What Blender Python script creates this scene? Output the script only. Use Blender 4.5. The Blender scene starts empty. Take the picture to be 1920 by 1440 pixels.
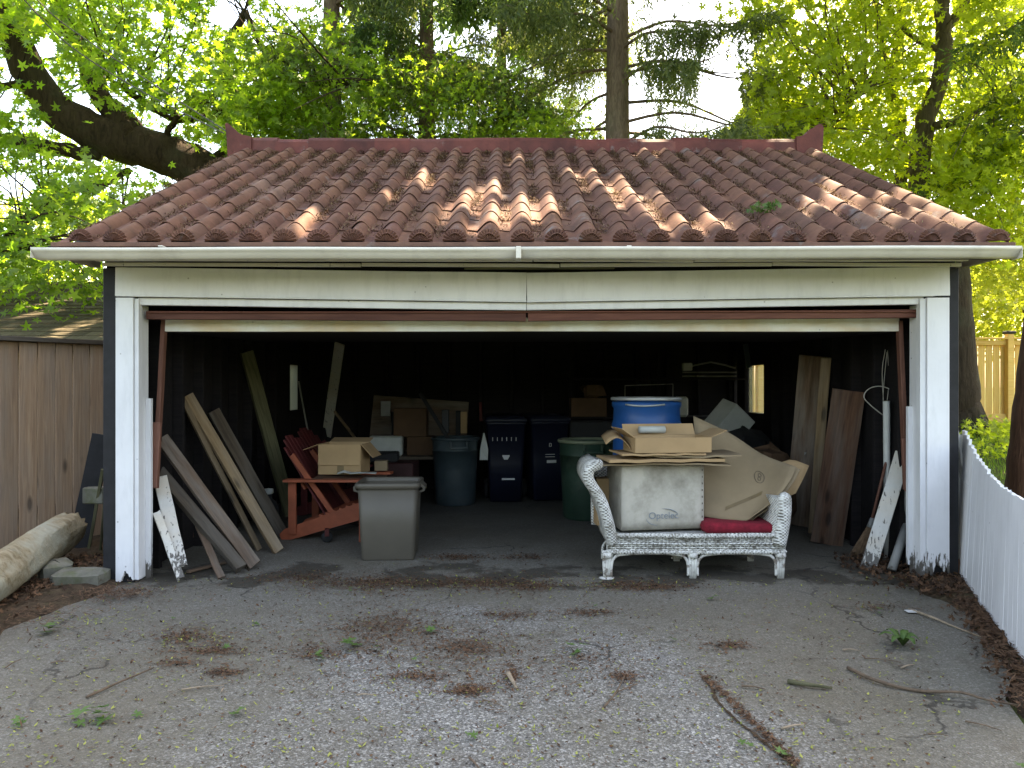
import bpy, math, random
import numpy as np
from mathutils import Vector, Matrix, Euler

sc = bpy.context.scene
COL = sc.collection
R = math.radians
V = Vector

# ------------------------------------------------------------------ camera, sky, sun, exposure
F, CX, HY, EYE = 1400.0, 960.0, 725.0, 1.45
cd = bpy.data.cameras.new('camera'); cam = bpy.data.objects.new('camera', cd); COL.objects.link(cam)
cam.location = (0, 0, EYE); cam.rotation_euler = (R(90), 0, 0)
cd.sensor_width = 36; cd.lens = F / 1920 * 36; cd.shift_y = 5 / 1920
cd.clip_end = 2000; cd.clip_start = 0.05
sc.camera = cam

SUN = V((0.34, 0.38, 0.87)).normalized()
SEL = math.asin(SUN.z)
w = bpy.data.worlds.new('World'); sc.world = w; w.use_nodes = True
nt = w.node_tree; nt.nodes.clear()
sky = nt.nodes.new('ShaderNodeTexSky'); sky.sky_type = 'NISHITA'; sky.sun_disc = False
sky.sun_elevation = SEL; sky.sun_rotation = math.atan2(SUN.x, SUN.y)
sky.air_density = 1.0; sky.dust_density = 2.5; sky.ozone_density = 1.0
bg = nt.nodes.new('ShaderNodeBackground'); bg.inputs[1].default_value = 0.15
out = nt.nodes.new('ShaderNodeOutputWorld')
nt.links.new(sky.outputs[0], bg.inputs[0]); nt.links.new(bg.outputs[0], out.inputs[0])

sl = bpy.data.lights.new('sun', 'SUN'); sl.energy = 5.0; sl.angle = R(0.5); sl.color = (1.0, 0.93, 0.82)
so = bpy.data.objects.new('sun', sl); COL.objects.link(so); so.location = (10, 20, 30)
so.rotation_euler = SUN.to_track_quat('Z', 'Y').to_euler()

sc.view_settings.view_transform = 'Standard'; sc.view_settings.look = 'None'
sc.view_settings.use_white_balance = True; sc.view_settings.white_balance_temperature = 8750; sc.view_settings.white_balance_tint = 11
sc.view_settings.exposure = 2.85; sc.view_settings.gamma = 1.0; sc.view_settings.use_curve_mapping = False
sc.render.engine = 'CYCLES'
sc.cycles.use_denoising = True
sc.cycles.max_bounces = 8; sc.cycles.transparent_max_bounces = 8
sc.cycles.sample_clamp_indirect = 8

rnd = random.Random(7)
rng = np.random.default_rng(11)

# ------------------------------------------------------------------ small helpers
def px(x, y, d):
    return V(((x - CX) / F * d, d, EYE + (HY - y) / F * d))
def gr(x, y, z=0.0):
    d = (EYE - z) * F / (y - HY)
    return V(((x - CX) / F * d, d, z))
def lerp(a, b, t): return a + (b - a) * t
def sstep(a, b, x):
    t = np.clip((x - a) / (b - a), 0, 1); return t * t * (3 - 2 * t)

OFF = {}
def setp(o, label=None, cat=None, group=None, kind=None):
    if label: o['label'] = label
    if cat: o['category'] = cat
    if group: o['group'] = group
    if kind: o['kind'] = kind
    return o
def thing(name, label, cat, loc=(0, 0, 0), rotz=0.0, group=None, local=False):
    o = bpy.data.objects.new(name, None); COL.objects.link(o)
    o.empty_display_size = 0.1
    o.location = loc; o.rotation_euler = (0, 0, rotz)
    setp(o, label, cat, group)
    OFF[o.name] = V((0, 0, 0)) if local else V(loc)
    return o
def link(name, me, mats, parent=None, smooth=False):
    for m in (mats if isinstance(mats, (list, tuple)) else [mats]): me.materials.append(m)
    if smooth: me.polygons.foreach_set('use_smooth', [True] * len(me.polygons))
    o = bpy.data.objects.new(name, me); COL.objects.link(o)
    if parent is not None:
        o.parent = parent; OFF[o.name] = OFF[parent.name]
    return o

class MB:
    def __init__(s): s.v = []; s.f = []; s.m = []
    def add(s, vs, fs, M=None, mi=0):
        k = len(s.v)
        s.v += [tuple(M @ V(p)) if M else tuple(p) for p in vs]
        s.f += [tuple(i + k for i in f) for f in fs]; s.m += [mi] * len(fs)
        return s
    def cbox(s, c, size, M=None, ch=0.004, mi=0, jit=0):
        hx, hy, hz = [q / 2 for q in size]; ch = min(ch, hx * .45, hy * .45, hz * .45)
        vs = []; idx = {}
        for sx in (-1, 1):
            for sy in (-1, 1):
                for sz in (-1, 1):
                    j = [rnd.uniform(-jit, jit) for _ in range(3)]
                    for ax in range(3):
                        p = [sx * hx, sy * hy, sz * hz]
                        for o in range(3):
                            if o != ax: p[o] -= (sx, sy, sz)[o] * ch
                        idx[sx, sy, sz, ax] = len(vs); vs.append([p[q] + j[q] for q in range(3)])
        T = Matrix.Translation(V(c))
        fs = []
        S = (-1, 1)
        def g(ax, a, b, val):   # corner key with axis order
            k = [0, 0, 0]; k[ax] = val; k[(ax + 1) % 3] = a; k[(ax + 2) % 3] = b; return tuple(k)
        for ax in range(3):
            for val in S:
                q = [idx[g(ax, a, b, val) + (ax,)] for a, b in ((-1, -1), (1, -1), (1, 1), (-1, 1))]
                fs.append(q if val > 0 else q[::-1])
            b1, b2 = (ax + 1) % 3, (ax + 2) % 3
            for a in S:
                for b in S:
                    q = [idx[g(ax, a, b, -1) + (b1,)], idx[g(ax, a, b, 1) + (b1,)], idx[g(ax, a, b, 1) + (b2,)], idx[g(ax, a, b, -1) + (b2,)]]
                    fs.append(q if a * b < 0 else q[::-1])
        for sx in S:
            for sy in S:
                for sz in S:
                    q = [idx[sx, sy, sz, k] for k in range(3)]
                    fs.append(q if sx * sy * sz > 0 else q[::-1])
        MM = (M @ T) if M else T
        return s.add(vs, fs, MM, mi)
    def bx(s, x0, x1, y0, y1, z0, z1, ch=0.004, mi=0):
        return s.cbox(((x0 + x1) / 2, (y0 + y1) / 2, (z0 + z1) / 2), (abs(x1 - x0), abs(y1 - y0), abs(z1 - z0)), None, ch, mi)
    def tube(s, pts, rad, n=8, M=None, mi=0, jit=0):
        pts = [V(p) for p in pts]
        if not isinstance(rad, (list, tuple)): rad = [rad] * len(pts)
        t0 = (pts[1] - pts[0]).normalized()
        u = t0.orthogonal().normalized(); vs = []; fs = []
        for i, p in enumerate(pts):
            t = (pts[min(i + 1, len(pts) - 1)] - pts[max(i - 1, 0)])
            t = t.normalized() if t.length > 1e-9 else t0
            u = (u - t * u.dot(t)); u = u.normalized() if u.length > 1e-6 else t.orthogonal().normalized()
            b = t.cross(u)
            for k in range(n):
                a = 2 * math.pi * k / n; r = rad[i] * (1 + rnd.uniform(-jit, jit))
                vs.append(p + (u * math.cos(a) + b * math.sin(a)) * r)
        for i in range(len(pts) - 1):
            for k in range(n):
                k2 = (k + 1) % n
                fs.append((i * n + k, i * n + k2, (i + 1) * n + k2, (i + 1) * n + k))
        fs.append(tuple(range(n))[::-1]); L = (len(pts) - 1) * n; fs.append(tuple(L + k for k in range(n)))
        return s.add(vs, fs, M, mi)
    def lathe(s, prof, c=(0, 0, 0), n=28, M=None, mi=0):
        vs = []; fs = []
        for r, z in prof:
            for k in range(n):
                a = 2 * math.pi * k / n; vs.append((c[0] + r * math.cos(a), c[1] + r * math.sin(a), c[2] + z))
        for i in range(len(prof) - 1):
            for k in range(n):
                k2 = (k + 1) % n
                fs.append((i * n + k, i * n + k2, (i + 1) * n + k2, (i + 1) * n + k))
        return s.add(vs, fs, M, mi)
    def prism(s, poly, y0, y1, M=None, mi=0):      # polygon in x,z extruded along y
        n = len(poly); vs = [(x, y0, z) for x, z in poly] + [(x, y1, z) for x, z in poly]
        fs = [tuple(range(n)), tuple(range(2 * n - 1, n - 1, -1))]
        for k in range(n):
            k2 = (k + 1) % n; fs.append((k2, k, n + k, n + k2))
        return s.add(vs, fs, M, mi)
    def sheet(s, P, t, M=None, mi=0):               # grid of points (rows of columns) given thickness t along local normals
        nr, nc = len(P), len(P[0]); P = [[V(q) for q in row] for row in P]; vs = []
        for sgn in (0.5, -0.5):
            for i in range(nr):
                for j in range(nc):
                    a = P[min(i + 1, nr - 1)][j] - P[max(i - 1, 0)][j]; b = P[i][min(j + 1, nc - 1)] - P[i][max(j - 1, 0)]
                    nn = a.cross(b).normalized(); vs.append(P[i][j] + nn * t * sgn)
        fs = []; K = nr * nc
        for i in range(nr - 1):
            for j in range(nc - 1):
                q = (i * nc + j, (i + 1) * nc + j, (i + 1) * nc + j + 1, i * nc + j + 1)
                fs.append(q); fs.append(tuple(K + x for x in q[::-1]))
        for i in range(nr - 1):
            for j in (0, nc - 1):
                q = (i * nc + j, i * nc + j + K, (i + 1) * nc + j + K, (i + 1) * nc + j); fs.append(q if j == 0 else q[::-1])
        for j in range(nc - 1):
            for i in (0, nr - 1):
                q = (i * nc + j, i * nc + j + 1, i * nc + j + 1 + K, i * nc + j + K); fs.append(q if i == 0 else q[::-1])
        return s.add(vs, fs, M, mi)
    def mesh(s, name, off=None):
        vs = [(a - off[0], b - off[1], c - off[2]) for a, b, c in s.v] if off is not None else s.v
        me = bpy.data.meshes.new(name); me.from_pydata(vs, [], s.f)
        if any(s.m): me.polygons.foreach_set('material_index', s.m)
        me.update(); return me
    def build(s, name, mats, parent=None, smooth=False):
        if parent is not None:
            return link(name, s.mesh(name, OFF[parent.name]), mats, parent, smooth)
        a = np.array(s.v); off = V(((a[:, 0].min() + a[:, 0].max()) / 2, (a[:, 1].min() + a[:, 1].max()) / 2, a[:, 2].min()))
        o = link(name, s.mesh(name, off), mats, None, smooth); o.location = off; OFF[o.name] = off
        return o

def plank(name, p0, p1, wid, th, mat, parent=None, face=(0, -1, 0), ch=0.003, bend=0.0, ends=0.0, nseg=5, label=None, cat=None, group=None):
    """board from p0 to p1 (centre line); its wide side looks along `face`; local x runs with the grain"""
    p0, p1 = V(p0), V(p1); x = (p1 - p0); L = x.length; x.normalize()
    z = V(face); z = (z - x * z.dot(x)).normalized(); y = z.cross(x)
    hw, ht = wid / 2, th / 2; b = MB(); vs = []; fs = []
    prof = [(-hw + ch, -ht), (hw - ch, -ht), (hw, -ht + ch), (hw, ht - ch), (hw - ch, ht), (-hw + ch, ht), (-hw, ht - ch), (-hw, -ht + ch)]
    for i in range(nseg + 1):
        t = i / nseg; bx_ = bend * math.sin(math.pi * t)
        jx = [rnd.uniform(-ends, ends) if i in (0, nseg) else 0 for _ in prof]
        e = rnd.uniform(-.002, .002)
        for (a, c), j in zip(prof, jx): vs.append((L * t + j, a + e, c + bx_))
    n = 8
    for i in range(nseg):
        for k in range(n):
            k2 = (k + 1) % n; fs.append((i * n + k, i * n + k2, (i + 1) * n + k2, (i + 1) * n + k)[::-1])
    fs.append(tuple(range(n))); fs.append(tuple(nseg * n + k for k in range(n))[::-1])
    b.add(vs, fs)
    o = link(name, b.mesh(name), mat, parent)
    M = Matrix((x, y, z)).transposed().to_4x4()
    off = OFF[parent.name] if parent is not None else V((0, 0, 0))
    M.translation = p0 - off; o.matrix_local = M
    setp(o, label, cat, group)
    return o
def rot(p, axis, a): return Matrix.Translation(V(p)) @ Matrix.Rotation(a, 4, axis) @ Matrix.Translation(-V(p))

# ------------------------------------------------------------------ materials
class NT:
    def __init__(s, name):
        s.m = bpy.data.materials.new(name); s.m.use_nodes = True; s.t = s.m.node_tree; s.t.nodes.clear()
        s.o = s.n('OutputMaterial')
    def n(s, k, **kw):
        nd = s.t.nodes.new('ShaderNode' + k)
        for a, b in kw.items(): setattr(nd, a, b)
        return nd
    def l(s, a, b): s.t.links.new(a, b)
    def setv(s, sock, val):
        if hasattr(val, 'is_linked') or isinstance(val, bpy.types.NodeSocket): s.l(val, sock)
        else: sock.default_value = val
    def co(s, kind='Object', scale=(1, 1, 1), rnd_=False):
        if kind == 'Pos': src = s.n('NewGeometry').outputs['Position']
        else: src = s.n('TexCoord').outputs[kind]
        mp = s.n('Mapping'); s.l(src, mp.inputs['Vector']); mp.inputs['Scale'].default_value = scale
        if rnd_:
            oi = s.n('ObjectInfo'); vm = s.n('VectorMath', operation='SCALE'); vm.inputs[0].default_value = (37, 53, 71)
            s.l(oi.outputs['Random'], vm.inputs['Scale']); s.l(vm.outputs[0], mp.inputs['Location'])
        return mp.outputs[0]
    def noise(s, co, scale=5, detail=4, rough=.55, dist=0):
        t = s.n('TexNoise'); s.l(co, t.inputs['Vector']); t.inputs['Scale'].default_value = scale
        t.inputs['Detail'].default_value = detail; t.inputs['Roughness'].default_value = rough; t.inputs['Distortion'].default_value = dist
        return t.outputs['Fac']
    def ramp(s, f, stops):
        r = s.n('ValToRGB'); s.l(f, r.inputs[0]); e = r.color_ramp.elements
        while len(e) < len(stops): e.new(.5)
        for q, (p, c) in zip(e, stops):
            q.position = p; q.color = (c, c, c, 1) if not hasattr(c, '__len__') else (*c[:3], 1)
        return r.outputs[0]
    def mix(s, f, a, b, mode='MIX'):
        m = s.n('Mix', data_type='RGBA', blend_type=mode)
        s.setv(m.inputs[0], f)
        for i, q in ((6, a), (7, b)):
            if isinstance(q, (tuple, list)): m.inputs[i].default_value = (*q[:3], 1)
            else: s.l(q, m.inputs[i])
        return m.outputs[2]
    def math(s, op, a, b=0.0):
        m = s.n('Math', operation=op); s.setv(m.inputs[0], a); s.setv(m.inputs[1], b); return m.outputs[0]
    def rndv(s, a, b):
        oi = s.n('ObjectInfo'); mr = s.n('MapRange'); s.l(oi.outputs['Random'], mr.inputs[0])
        mr.inputs[3].default_value = a; mr.inputs[4].default_value = b; return mr.outputs[0]
    def bsdf(s, col, rough=.7, bump=None, bstr=.3, bdist=.01, metal=0, spec=.4):
        b = s.n('BsdfPrincipled')
        if isinstance(col, (tuple, list)): b.inputs['Base Color'].default_value = (*col[:3], 1)
        else: s.l(col, b.inputs['Base Color'])
        s.setv(b.inputs['Roughness'], rough); b.inputs['Metallic'].default_value = metal
        b.inputs['Specular IOR Level'].default_value = spec
        if bump is not None:
            bp = s.n('Bump'); bp.inputs['Strength'].default_value = bstr; bp.inputs['Distance'].default_value = bdist
            s.l(bump, bp.inputs['Height']); s.l(bp.outputs[0], b.inputs['Normal'])
        s.l(b.outputs[0], s.o.inputs[0]); return b

def m_plain(name, c, rough=.6, var=.25, sc_=6, bstr=.15, dirt=None, dirt_amt=.35, spec=.4, metal=0, dlo=.5, dhi=.72):
    t = NT(name); co = t.co('Object', rnd_=True); n1 = t.noise(co, sc_, 5, .6); n2 = t.noise(co, sc_ * 7, 3, .6)
    a = tuple(q * (1 - var) for q in c); b = tuple(min(1, q * (1 + var)) for q in c)
    col = t.ramp(n1, [(.3, a), (.7, b)])
    if dirt: col = t.mix(t.ramp(t.noise(co, sc_ * .7, 6, .65), [(dlo, 0), (dhi, dirt_amt)]), col, dirt)
    t.bsdf(col, rough, n2, bstr, .004, metal, spec); return t.m
def m_wood(name, c1, c2, rough=.75, gr_=(1.2, 16, 16), var=.25, knots=False, bstr=.35, grey=0.0):
    t = NT(name); co = t.co('Object', gr_, True); n = t.noise(co, 2.2, 6, .62, .6)
    col = t.ramp(n, [(.28, c1), (.72, c2)])
    fine = t.noise(t.co('Object', (gr_[0] * 2, gr_[1] * 7, gr_[2] * 7), True), 3, 3, .6)
    col = t.mix(.35, col, t.ramp(fine, [(.3, .35), (.7, 1.0)]), 'MULTIPLY')
    if knots:
        v = t.n('TexVoronoi'); t.l(t.co('Object', (2.2, 7, .01), True), v.inputs['Vector']); v.inputs['Scale'].default_value = 1.0
        col = t.mix(t.ramp(v.outputs['Distance'], [(.09, .85), (.2, 0)]), col, tuple(q * .25 for q in c1))
    if grey:
        col = t.mix(t.ramp(t.noise(t.co('Object', (.8, 5, 5), True), 1.6, 5, .6), [(.42, 0), (.7, grey)]), col, (.22, .21, .19))
    hv = t.n('HueSaturation'); t.l(t.rndv(1 - var, 1 + var), hv.inputs['Value']); t.l(col, hv.inputs['Color'])
    t.bsdf(hv.outputs[0], rough, fine, bstr, .003, 0, .25); return t.m
def m_white(name, c=(.74, .74, .75), peel=.5, low=0.0, yellow=0.0):
    """painted wood, the paint flaking in patches; more flakes are missing close to the soil"""
    t = NT(name); co = t.co('Pos'); n = t.noise(co, 9, 8, .7); n2 = t.noise(t.co('Pos', (3, 3, .6)), 14, 6, .65)
    col = t.ramp(t.noise(co, 2.3, 5, .6), [(.25, tuple(q * .86 for q in c)), (.75, c)])
    if yellow: col = t.mix(t.ramp(t.noise(t.co('Pos', (1.1, 1, 3)), 1.7, 4, .6), [(.4, 0), (.68, yellow)]), col, (.58, .40, .20))
    z = t.n('SeparateXYZ'); t.l(t.n('NewGeometry').outputs['Position'], z.inputs[0])
    mr = t.n('MapRange'); t.l(z.outputs[2], mr.inputs[0]); mr.inputs[1].default_value = 0.0; mr.inputs[2].default_value = .32
    mr.inputs[3].default_value = low; mr.inputs[4].default_value = 0
    s = t.math('ADD', n2, mr.outputs[0])
    pk = t.ramp(s, [(1 - .30 * peel - .02, 0), (min(.999, 1 - .30 * peel + .02), 1)])
    col = t.mix(t.ramp(t.noise(t.co('Pos', (2.2, 2.2, .5)), 5, 6, .7), [(.48, 0), (.75, .35)]), col, tuple(q * .55 for q in c))
    col = t.mix(pk, col, (.10, .09, .08))
    spots = t.n('TexVoronoi'); t.l(t.co('Pos', (1, 1, 1)), spots.inputs['Vector']); spots.inputs['Scale'].default_value = 6.5
    col = t.mix(t.ramp(spots.outputs['Distance'], [(.035, .6), (.05, 0)]), col, (.18, .17, .16))
    t.bsdf(col, .55, n2, .25, .004, 0, .35); return t.m
def m_bark(name, c1, c2, sc_=(9, 9, 1.6), bstr=.8):
    t = NT(name); n = t.noise(t.co('Object', sc_), 2.0, 7, .68, .8)
    col = t.ramp(n, [(.3, c1), (.7, c2)])
    col = t.mix(t.ramp(t.noise(t.co('Object'), 1.3, 4), [(.5, 0), (.75, .5)]), col, (.10, .11, .07))
    t.bsdf(col, .9, n, bstr, .04, 0, .15); return t.m
def m_leaf(name, c1, c2, tr1, tr2, mixf=.5, rough=.5):
    t = NT(name); g = t.n('NewGeometry'); r = g.outputs['Random Per Island']
    col = t.ramp(r, [(0, c1), (1, c2)]); tc = t.ramp(r, [(0, tr1), (1, tr2)])
    b = t.bsdf(col, rough, spec=.35)
    tl = t.n('BsdfTranslucent'); t.l(tc, tl.inputs[0])
    ms = t.n('MixShader'); ms.inputs[0].default_value = mixf
    t.l(b.outputs[0], ms.inputs[1]); t.l(tl.outputs[0], ms.inputs[2]); t.l(ms.outputs[0], t.o.inputs[0]); return t.m

M = {}
M['white'] = m_white('white_paint', (.76, .76, .78), .75, .16)
M['white_rot'] = m_white('white_paint_rotting', (.74, .74, .76), .9, .42)
M['white_old'] = m_white('white_paint_old', (.66, .64, .58), 1.05, .1, .25)
M['gutter'] = m_plain('gutter_enamel', (.62, .585, .51), .4, .06, 3, .05, (.25, .21, .16), .4)
M['door_edge'] = m_white('door_edge_paint', (.82, .82, .78), .9, 0, .75)
M['black'] = m_plain('black_stain', (.012, .012, .014), .75, .4, 8)
M['inner'] = m_wood('dark_interior_boards', (.008, .007, .008), (.020, .016, .016), .95)  # one near-black tone for all inner boards
M['rust_bar'] = m_wood('red_brown_door_rail', (.09, .030, .022), (.17, .065, .045), .6)
M['brown_paint'] = m_wood('brown_painted_wood', (.16, .065, .045), (.26, .12, .085), .6)
M['soffit'] = m_plain('soffit_paint', (.30, .27, .22), .7, .3, 5, .2, (.05, .04, .03), .6)
M['plank_brown'] = m_wood('weathered_brown_plank', (.07, .043, .028), (.18, .118, .082), .85, knots=True, grey=.5)
M['plank_tan'] = m_wood('tan_plank_with_knots', (.15, .095, .05), (.29, .20, .115), .8, knots=True, grey=.35)
M['plank_dark'] = m_wood('dark_plank', (.05, .036, .026), (.12, .09, .065), .85, grey=.3)
M['plank_red'] = m_wood('red_brown_board', (.075, .036, .022), (.17, .085, .05), .8, knots=True, grey=.35)
M['plank_white'] = m_white('old_white_board', (.60, .58, .54), 1.25, .25, .3)
M['fence_brown'] = m_wood('brown_fence_board', (.25, .150, .095), (.42, .275, .175), .85, (1.0, 22, 22), .16, True, grey=.35)
M['fence_yellow'] = m_wood('new_cedar_board', (.66, .38, .10), (.82, .53, .19), .7, (1.0, 22, 22), .10, False)
M['mossy'] = m_wood('mossy_slat', (.06, .06, .03), (.15, .14, .08), .9)
M['pale_wood'] = m_wood('pale_raw_wood', (.45, .36, .22), (.6, .5, .34), .8)
M['cardboard'] = m_plain('cardboard', (.36, .235, .125), .85, .12, 3, .1, (.2, .13, .07), .25, .2)
M['cardboard_grey'] = m_plain('faded_cardboard', (.25, .185, .115), .9, .15, 3, .1, (.17, .13, .09), .35, .2)
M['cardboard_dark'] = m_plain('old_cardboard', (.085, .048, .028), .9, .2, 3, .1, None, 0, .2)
M['white_box'] = m_plain('water_stained_white_carton', (.44, .405, .34), .85, .14, 5, .12, (.17, .15, .115), .7, .2, 0, .44, .66)
M['ink'] = m_plain('grey_blue_ink', (.20, .225, .245), .7, .1)
M['ink_brown'] = m_plain('brown_ink', (.08, .06, .045), .7, .1)
M['tape'] = m_plain('packing_tape', (.16, .11, .055), .35, .2)
M['red_cloth'] = m_plain('red_cushion_cloth', (.20, .009, .02), .95, .35, 22, .6)
M['chair_red'] = m_plain('red_chair_paint', (.29, .070, .032), .6, .25, 6, .15, (.10, .03, .02), .4)
M['chair_dark'] = m_plain('dark_red_chair_paint', (.085, .012, .012), .6, .25, 6)
M['bin_grey'] = m_plain('grey_brown_plastic', (.088, .076, .060), .5, .08, 4, .06)
M['can_grey'] = m_plain('blue_grey_plastic', (.032, .048, .055), .5, .2, 4, .05, (.10, .11, .11), .4)
M['can_green'] = m_plain('green_plastic', (.018, .044, .029), .5, .2, 4, .05, (.16, .17, .13), .3)
M['cart_blue'] = m_plain('dark_blue_plastic', (.005, .007, .018), .45, .15, 4, .05)
M['rubber'] = m_plain('black_rubber', (.015, .015, .016), .8, .2)
M['drum_blue'] = m_plain('blue_drum_plastic', (.006, .075, .25), .4, .12, 4, .05)
M['steel'] = m_plain('galvanised_ring', (.46, .47, .47), .35, .15, 6, .05, None, 0, .5, .4)
M['label_white'] = m_plain('white_print', (.55, .55, .55), .6, .1)
M['pipe_white'] = m_plain('white_plastic_pipe', (.55, .55, .52), .45, .12, 5, .05, (.25, .22, .18), .4)
M['pipe_grey'] = m_plain('grey_pipe', (.22, .22, .21), .6, .2)
M['green_handle'] = m_plain('green_handle_paint', (.02, .10, .055), .5, .2)
M['straw'] = m_wood('broom_straw', (.12, .075, .04), (.30, .20, .12), .95, (14, 2, 2))
M['straw2'] = m_plain('broom_corn', (.20, .125, .075), .95, .4, 30, .6)
M['wire'] = m_plain('grey_wire', (.42, .40, .36), .5, .2)
M['yellow_bottle'] = m_plain('orange_bottle', (.40, .17, .04), .5, .2)
M['dull_white'] = m_plain('dull_white_plastic', (.42, .43, .40), .6, .12)
M['stone'] = m_plain('mossy_stone', (.13, .125, .10), .9, .3, 9, .8, (.07, .08, .03), .9)
M['red_stone'] = m_plain('orange_brick_stone', (.34, .16, .08), .9, .25, 9, .6)
M['log'] = None
M['cable'] = m_plain('black_cable', (.02, .02, .02), .6, .2)

# wicker: over-under strands in white paint, dark in the gaps
t = NT('white_wicker'); co = t.co('Object'); sx = t.n('SeparateXYZ'); t.l(co, sx.inputs[0])
def _wav(t, s, k, ph=None):
    a = t.math('MULTIPLY', s, k)
    if ph is not None: a = t.math('ADD', a, ph)
    return t.math('SINE', a)
u = t.math('ADD', sx.outputs[0], t.math('MULTIPLY', sx.outputs[1], .83))
wz = _wav(t, sx.outputs[2], 270); wx = _wav(t, u, 200)
wv = t.math('MULTIPLY', wz, wx); wv = t.math('MULTIPLY', t.math('ADD', wv, 1.0), .5)
dist = t.noise(t.co('Object'), 16, 5, .7)
wv2 = t.math('ADD', wv, t.math('MULTIPLY', t.math('SUBTRACT', dist, .5), 2.0))
col = t.ramp(wv2, [(.05, (.14, .13, .11)), (.40, (.52, .50, .46)), (.8, (.72, .71, .67))])
col = t.mix(t.ramp(t.noise(t.co('Object'), 7, 6, .7), [(.5, 0), (.7, .65)]), col, (.20, .18, .14))
t.bsdf(col, .7, wv, .9, .006, 0, .25); M['wicker'] = t.m
M['wicker_gap'] = m_plain('shaded_wicker_core', (.20, .185, .155), .9, .4, 12, .3)  # dark backing panel, shade in the weave gaps put into its colour
M['strand'] = m_plain('peeling_white_strand', (.62, .60, .55), .7, .3, 22, .3, (.16, .14, .11), .85, .4, 0, .45, .62)
M['cane'] = m_plain('white_cane', (.64, .62, .57), .6, .15, 16, .3, (.13, .09, .06), .85, .4, 0, .5, .6)

# roof tile
def m_tile(name, cs, rough=.8):
    t = NT(name); pos = t.co('Pos'); oi = t.n('ObjectInfo')
    base = t.ramp(oi.outputs['Random'], cs)
    n = t.noise(pos, 5.5, 6, .65); n2 = t.noise(pos, 38, 4, .6)
    col = t.mix(.75, base, t.ramp(n, [(.3, (.45, .42, .42)), (.72, (1.35, 1.22, 1.12))]), 'MULTIPLY')
    col = t.mix(t.ramp(t.noise(pos, 2.6, 6, .7), [(.60, 0), (.68, .55)]), col, (.19, .18, .175))
    col = t.mix(t.ramp(t.noise(pos, 13, 6, .75), [(.60, 0), (.75, .6)]), col, (.05, .035, .03))
    t.bsdf(col, rough, n2, .4, .006, 0, .25); return t.m
M['tile'] = m_tile('clay_roof_tile', [(0, (.120, .058, .043)), (.3, (.150, .074, .052)), (.5, (.128, .062, .050)), (.75, (.168, .084, .056)), (.93, (.142, .078, .060)), (1, (.19, .115, .09))])
M['ridge'] = m_tile('red_ridge_cap', [(0, (.085, .026, .022)), (.4, (.135, .040, .033)), (.7, (.10, .032, .028)), (1, (.16, .060, .050))], .65)
M['shingle'] = m_wood('wood_shingle', (.060, .048, .030), (.145, .118, .075), .9, (16, 1.2, 16), .3)

# ground
t = NT('asphalt'); pos = t.co('Pos')
vor = t.n('TexVoronoi'); t.l(pos, vor.inputs['Vector']); vor.inputs['Scale'].default_value = 105
vor2 = t.n('TexVoronoi'); t.l(pos, vor2.inputs['Vector']); vor2.inputs['Scale'].default_value = 190
sepc = t.n('SeparateColor'); t.l(vor.outputs['Color'], sepc.inputs[0])
sepc2 = t.n('SeparateColor'); t.l(vor2.outputs['Color'], sepc2.inputs[0])
ag = t.ramp(sepc.outputs[0], [(.0, (.075, .071, .063)), (.5, (.155, .148, .135)), (.78, (.26, .25, .232)), (.90, (.44, .43, .405)), (1, (.58, .57, .54))])
ag2 = t.ramp(sepc2.outputs[0], [(.0, (.065, .062, .056)), (.6, (.13, .125, .115)), (.9, (.26, .25, .235)), (1, (.42, .41, .38))])
agg = t.mix(.5, ag, ag2)
fines = t.ramp(t.noise(pos, 150, 4, .7), [(.36, (.080, .071, .054)), (.64, (.185, .165, .127))])
sp = t.n('SeparateXYZ'); t.l(t.n('NewGeometry').outputs['Position'], sp.inputs[0])
# worn track in the middle of the drive where the stones lie bare
ex = t.math('MULTIPLY', t.math('SUBTRACT', sp.outputs[0], -.1), .62); ey = t.math('MULTIPLY', t.math('SUBTRACT', sp.outputs[1], 2.6), .42)
rr = t.math('ADD', t.math('MULTIPLY', ex, ex), t.math('MULTIPLY', ey, ey))
nn = t.noise(pos, 1.4, 6, .62)
worn = t.math('ADD', t.math('SUBTRACT', 1.0, rr), t.math('MULTIPLY', t.math('SUBTRACT', nn, .5), 2.6))
wm = t.ramp(worn, [(.0, .36), (.75, 1)])
col = t.mix(wm, fines, agg)
col = t.mix(t.ramp(t.noise(pos, .9, 5, .6), [(.42, 0), (.66, .55)]), col, (.105, .088, .060))
col = t.mix(t.ramp(t.noise(pos, 3.2, 7, .7), [(.55, 0), (.72, .5)]), col, (.085, .066, .046))
# damp dark stain and oil in the doorway
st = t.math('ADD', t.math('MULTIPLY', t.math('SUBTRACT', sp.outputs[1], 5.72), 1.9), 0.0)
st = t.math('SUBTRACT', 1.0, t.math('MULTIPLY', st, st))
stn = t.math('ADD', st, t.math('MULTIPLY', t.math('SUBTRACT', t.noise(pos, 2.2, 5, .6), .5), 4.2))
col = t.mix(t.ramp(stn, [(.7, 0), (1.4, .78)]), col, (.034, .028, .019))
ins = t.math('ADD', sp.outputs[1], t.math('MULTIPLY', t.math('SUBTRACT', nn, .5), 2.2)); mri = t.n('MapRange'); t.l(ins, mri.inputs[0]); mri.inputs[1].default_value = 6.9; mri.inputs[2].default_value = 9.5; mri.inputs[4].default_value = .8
col = t.mix(mri.outputs[0], col, (.038, .036, .031))  # floor darkens towards the back, fading light put into the colour
cv = t.n('TexVoronoi', feature='DISTANCE_TO_EDGE')
nz = t.n('TexNoise'); t.l(pos, nz.inputs['Vector']); nz.inputs['Scale'].default_value = 3.5; nz.inputs['Detail'].default_value = 5
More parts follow.
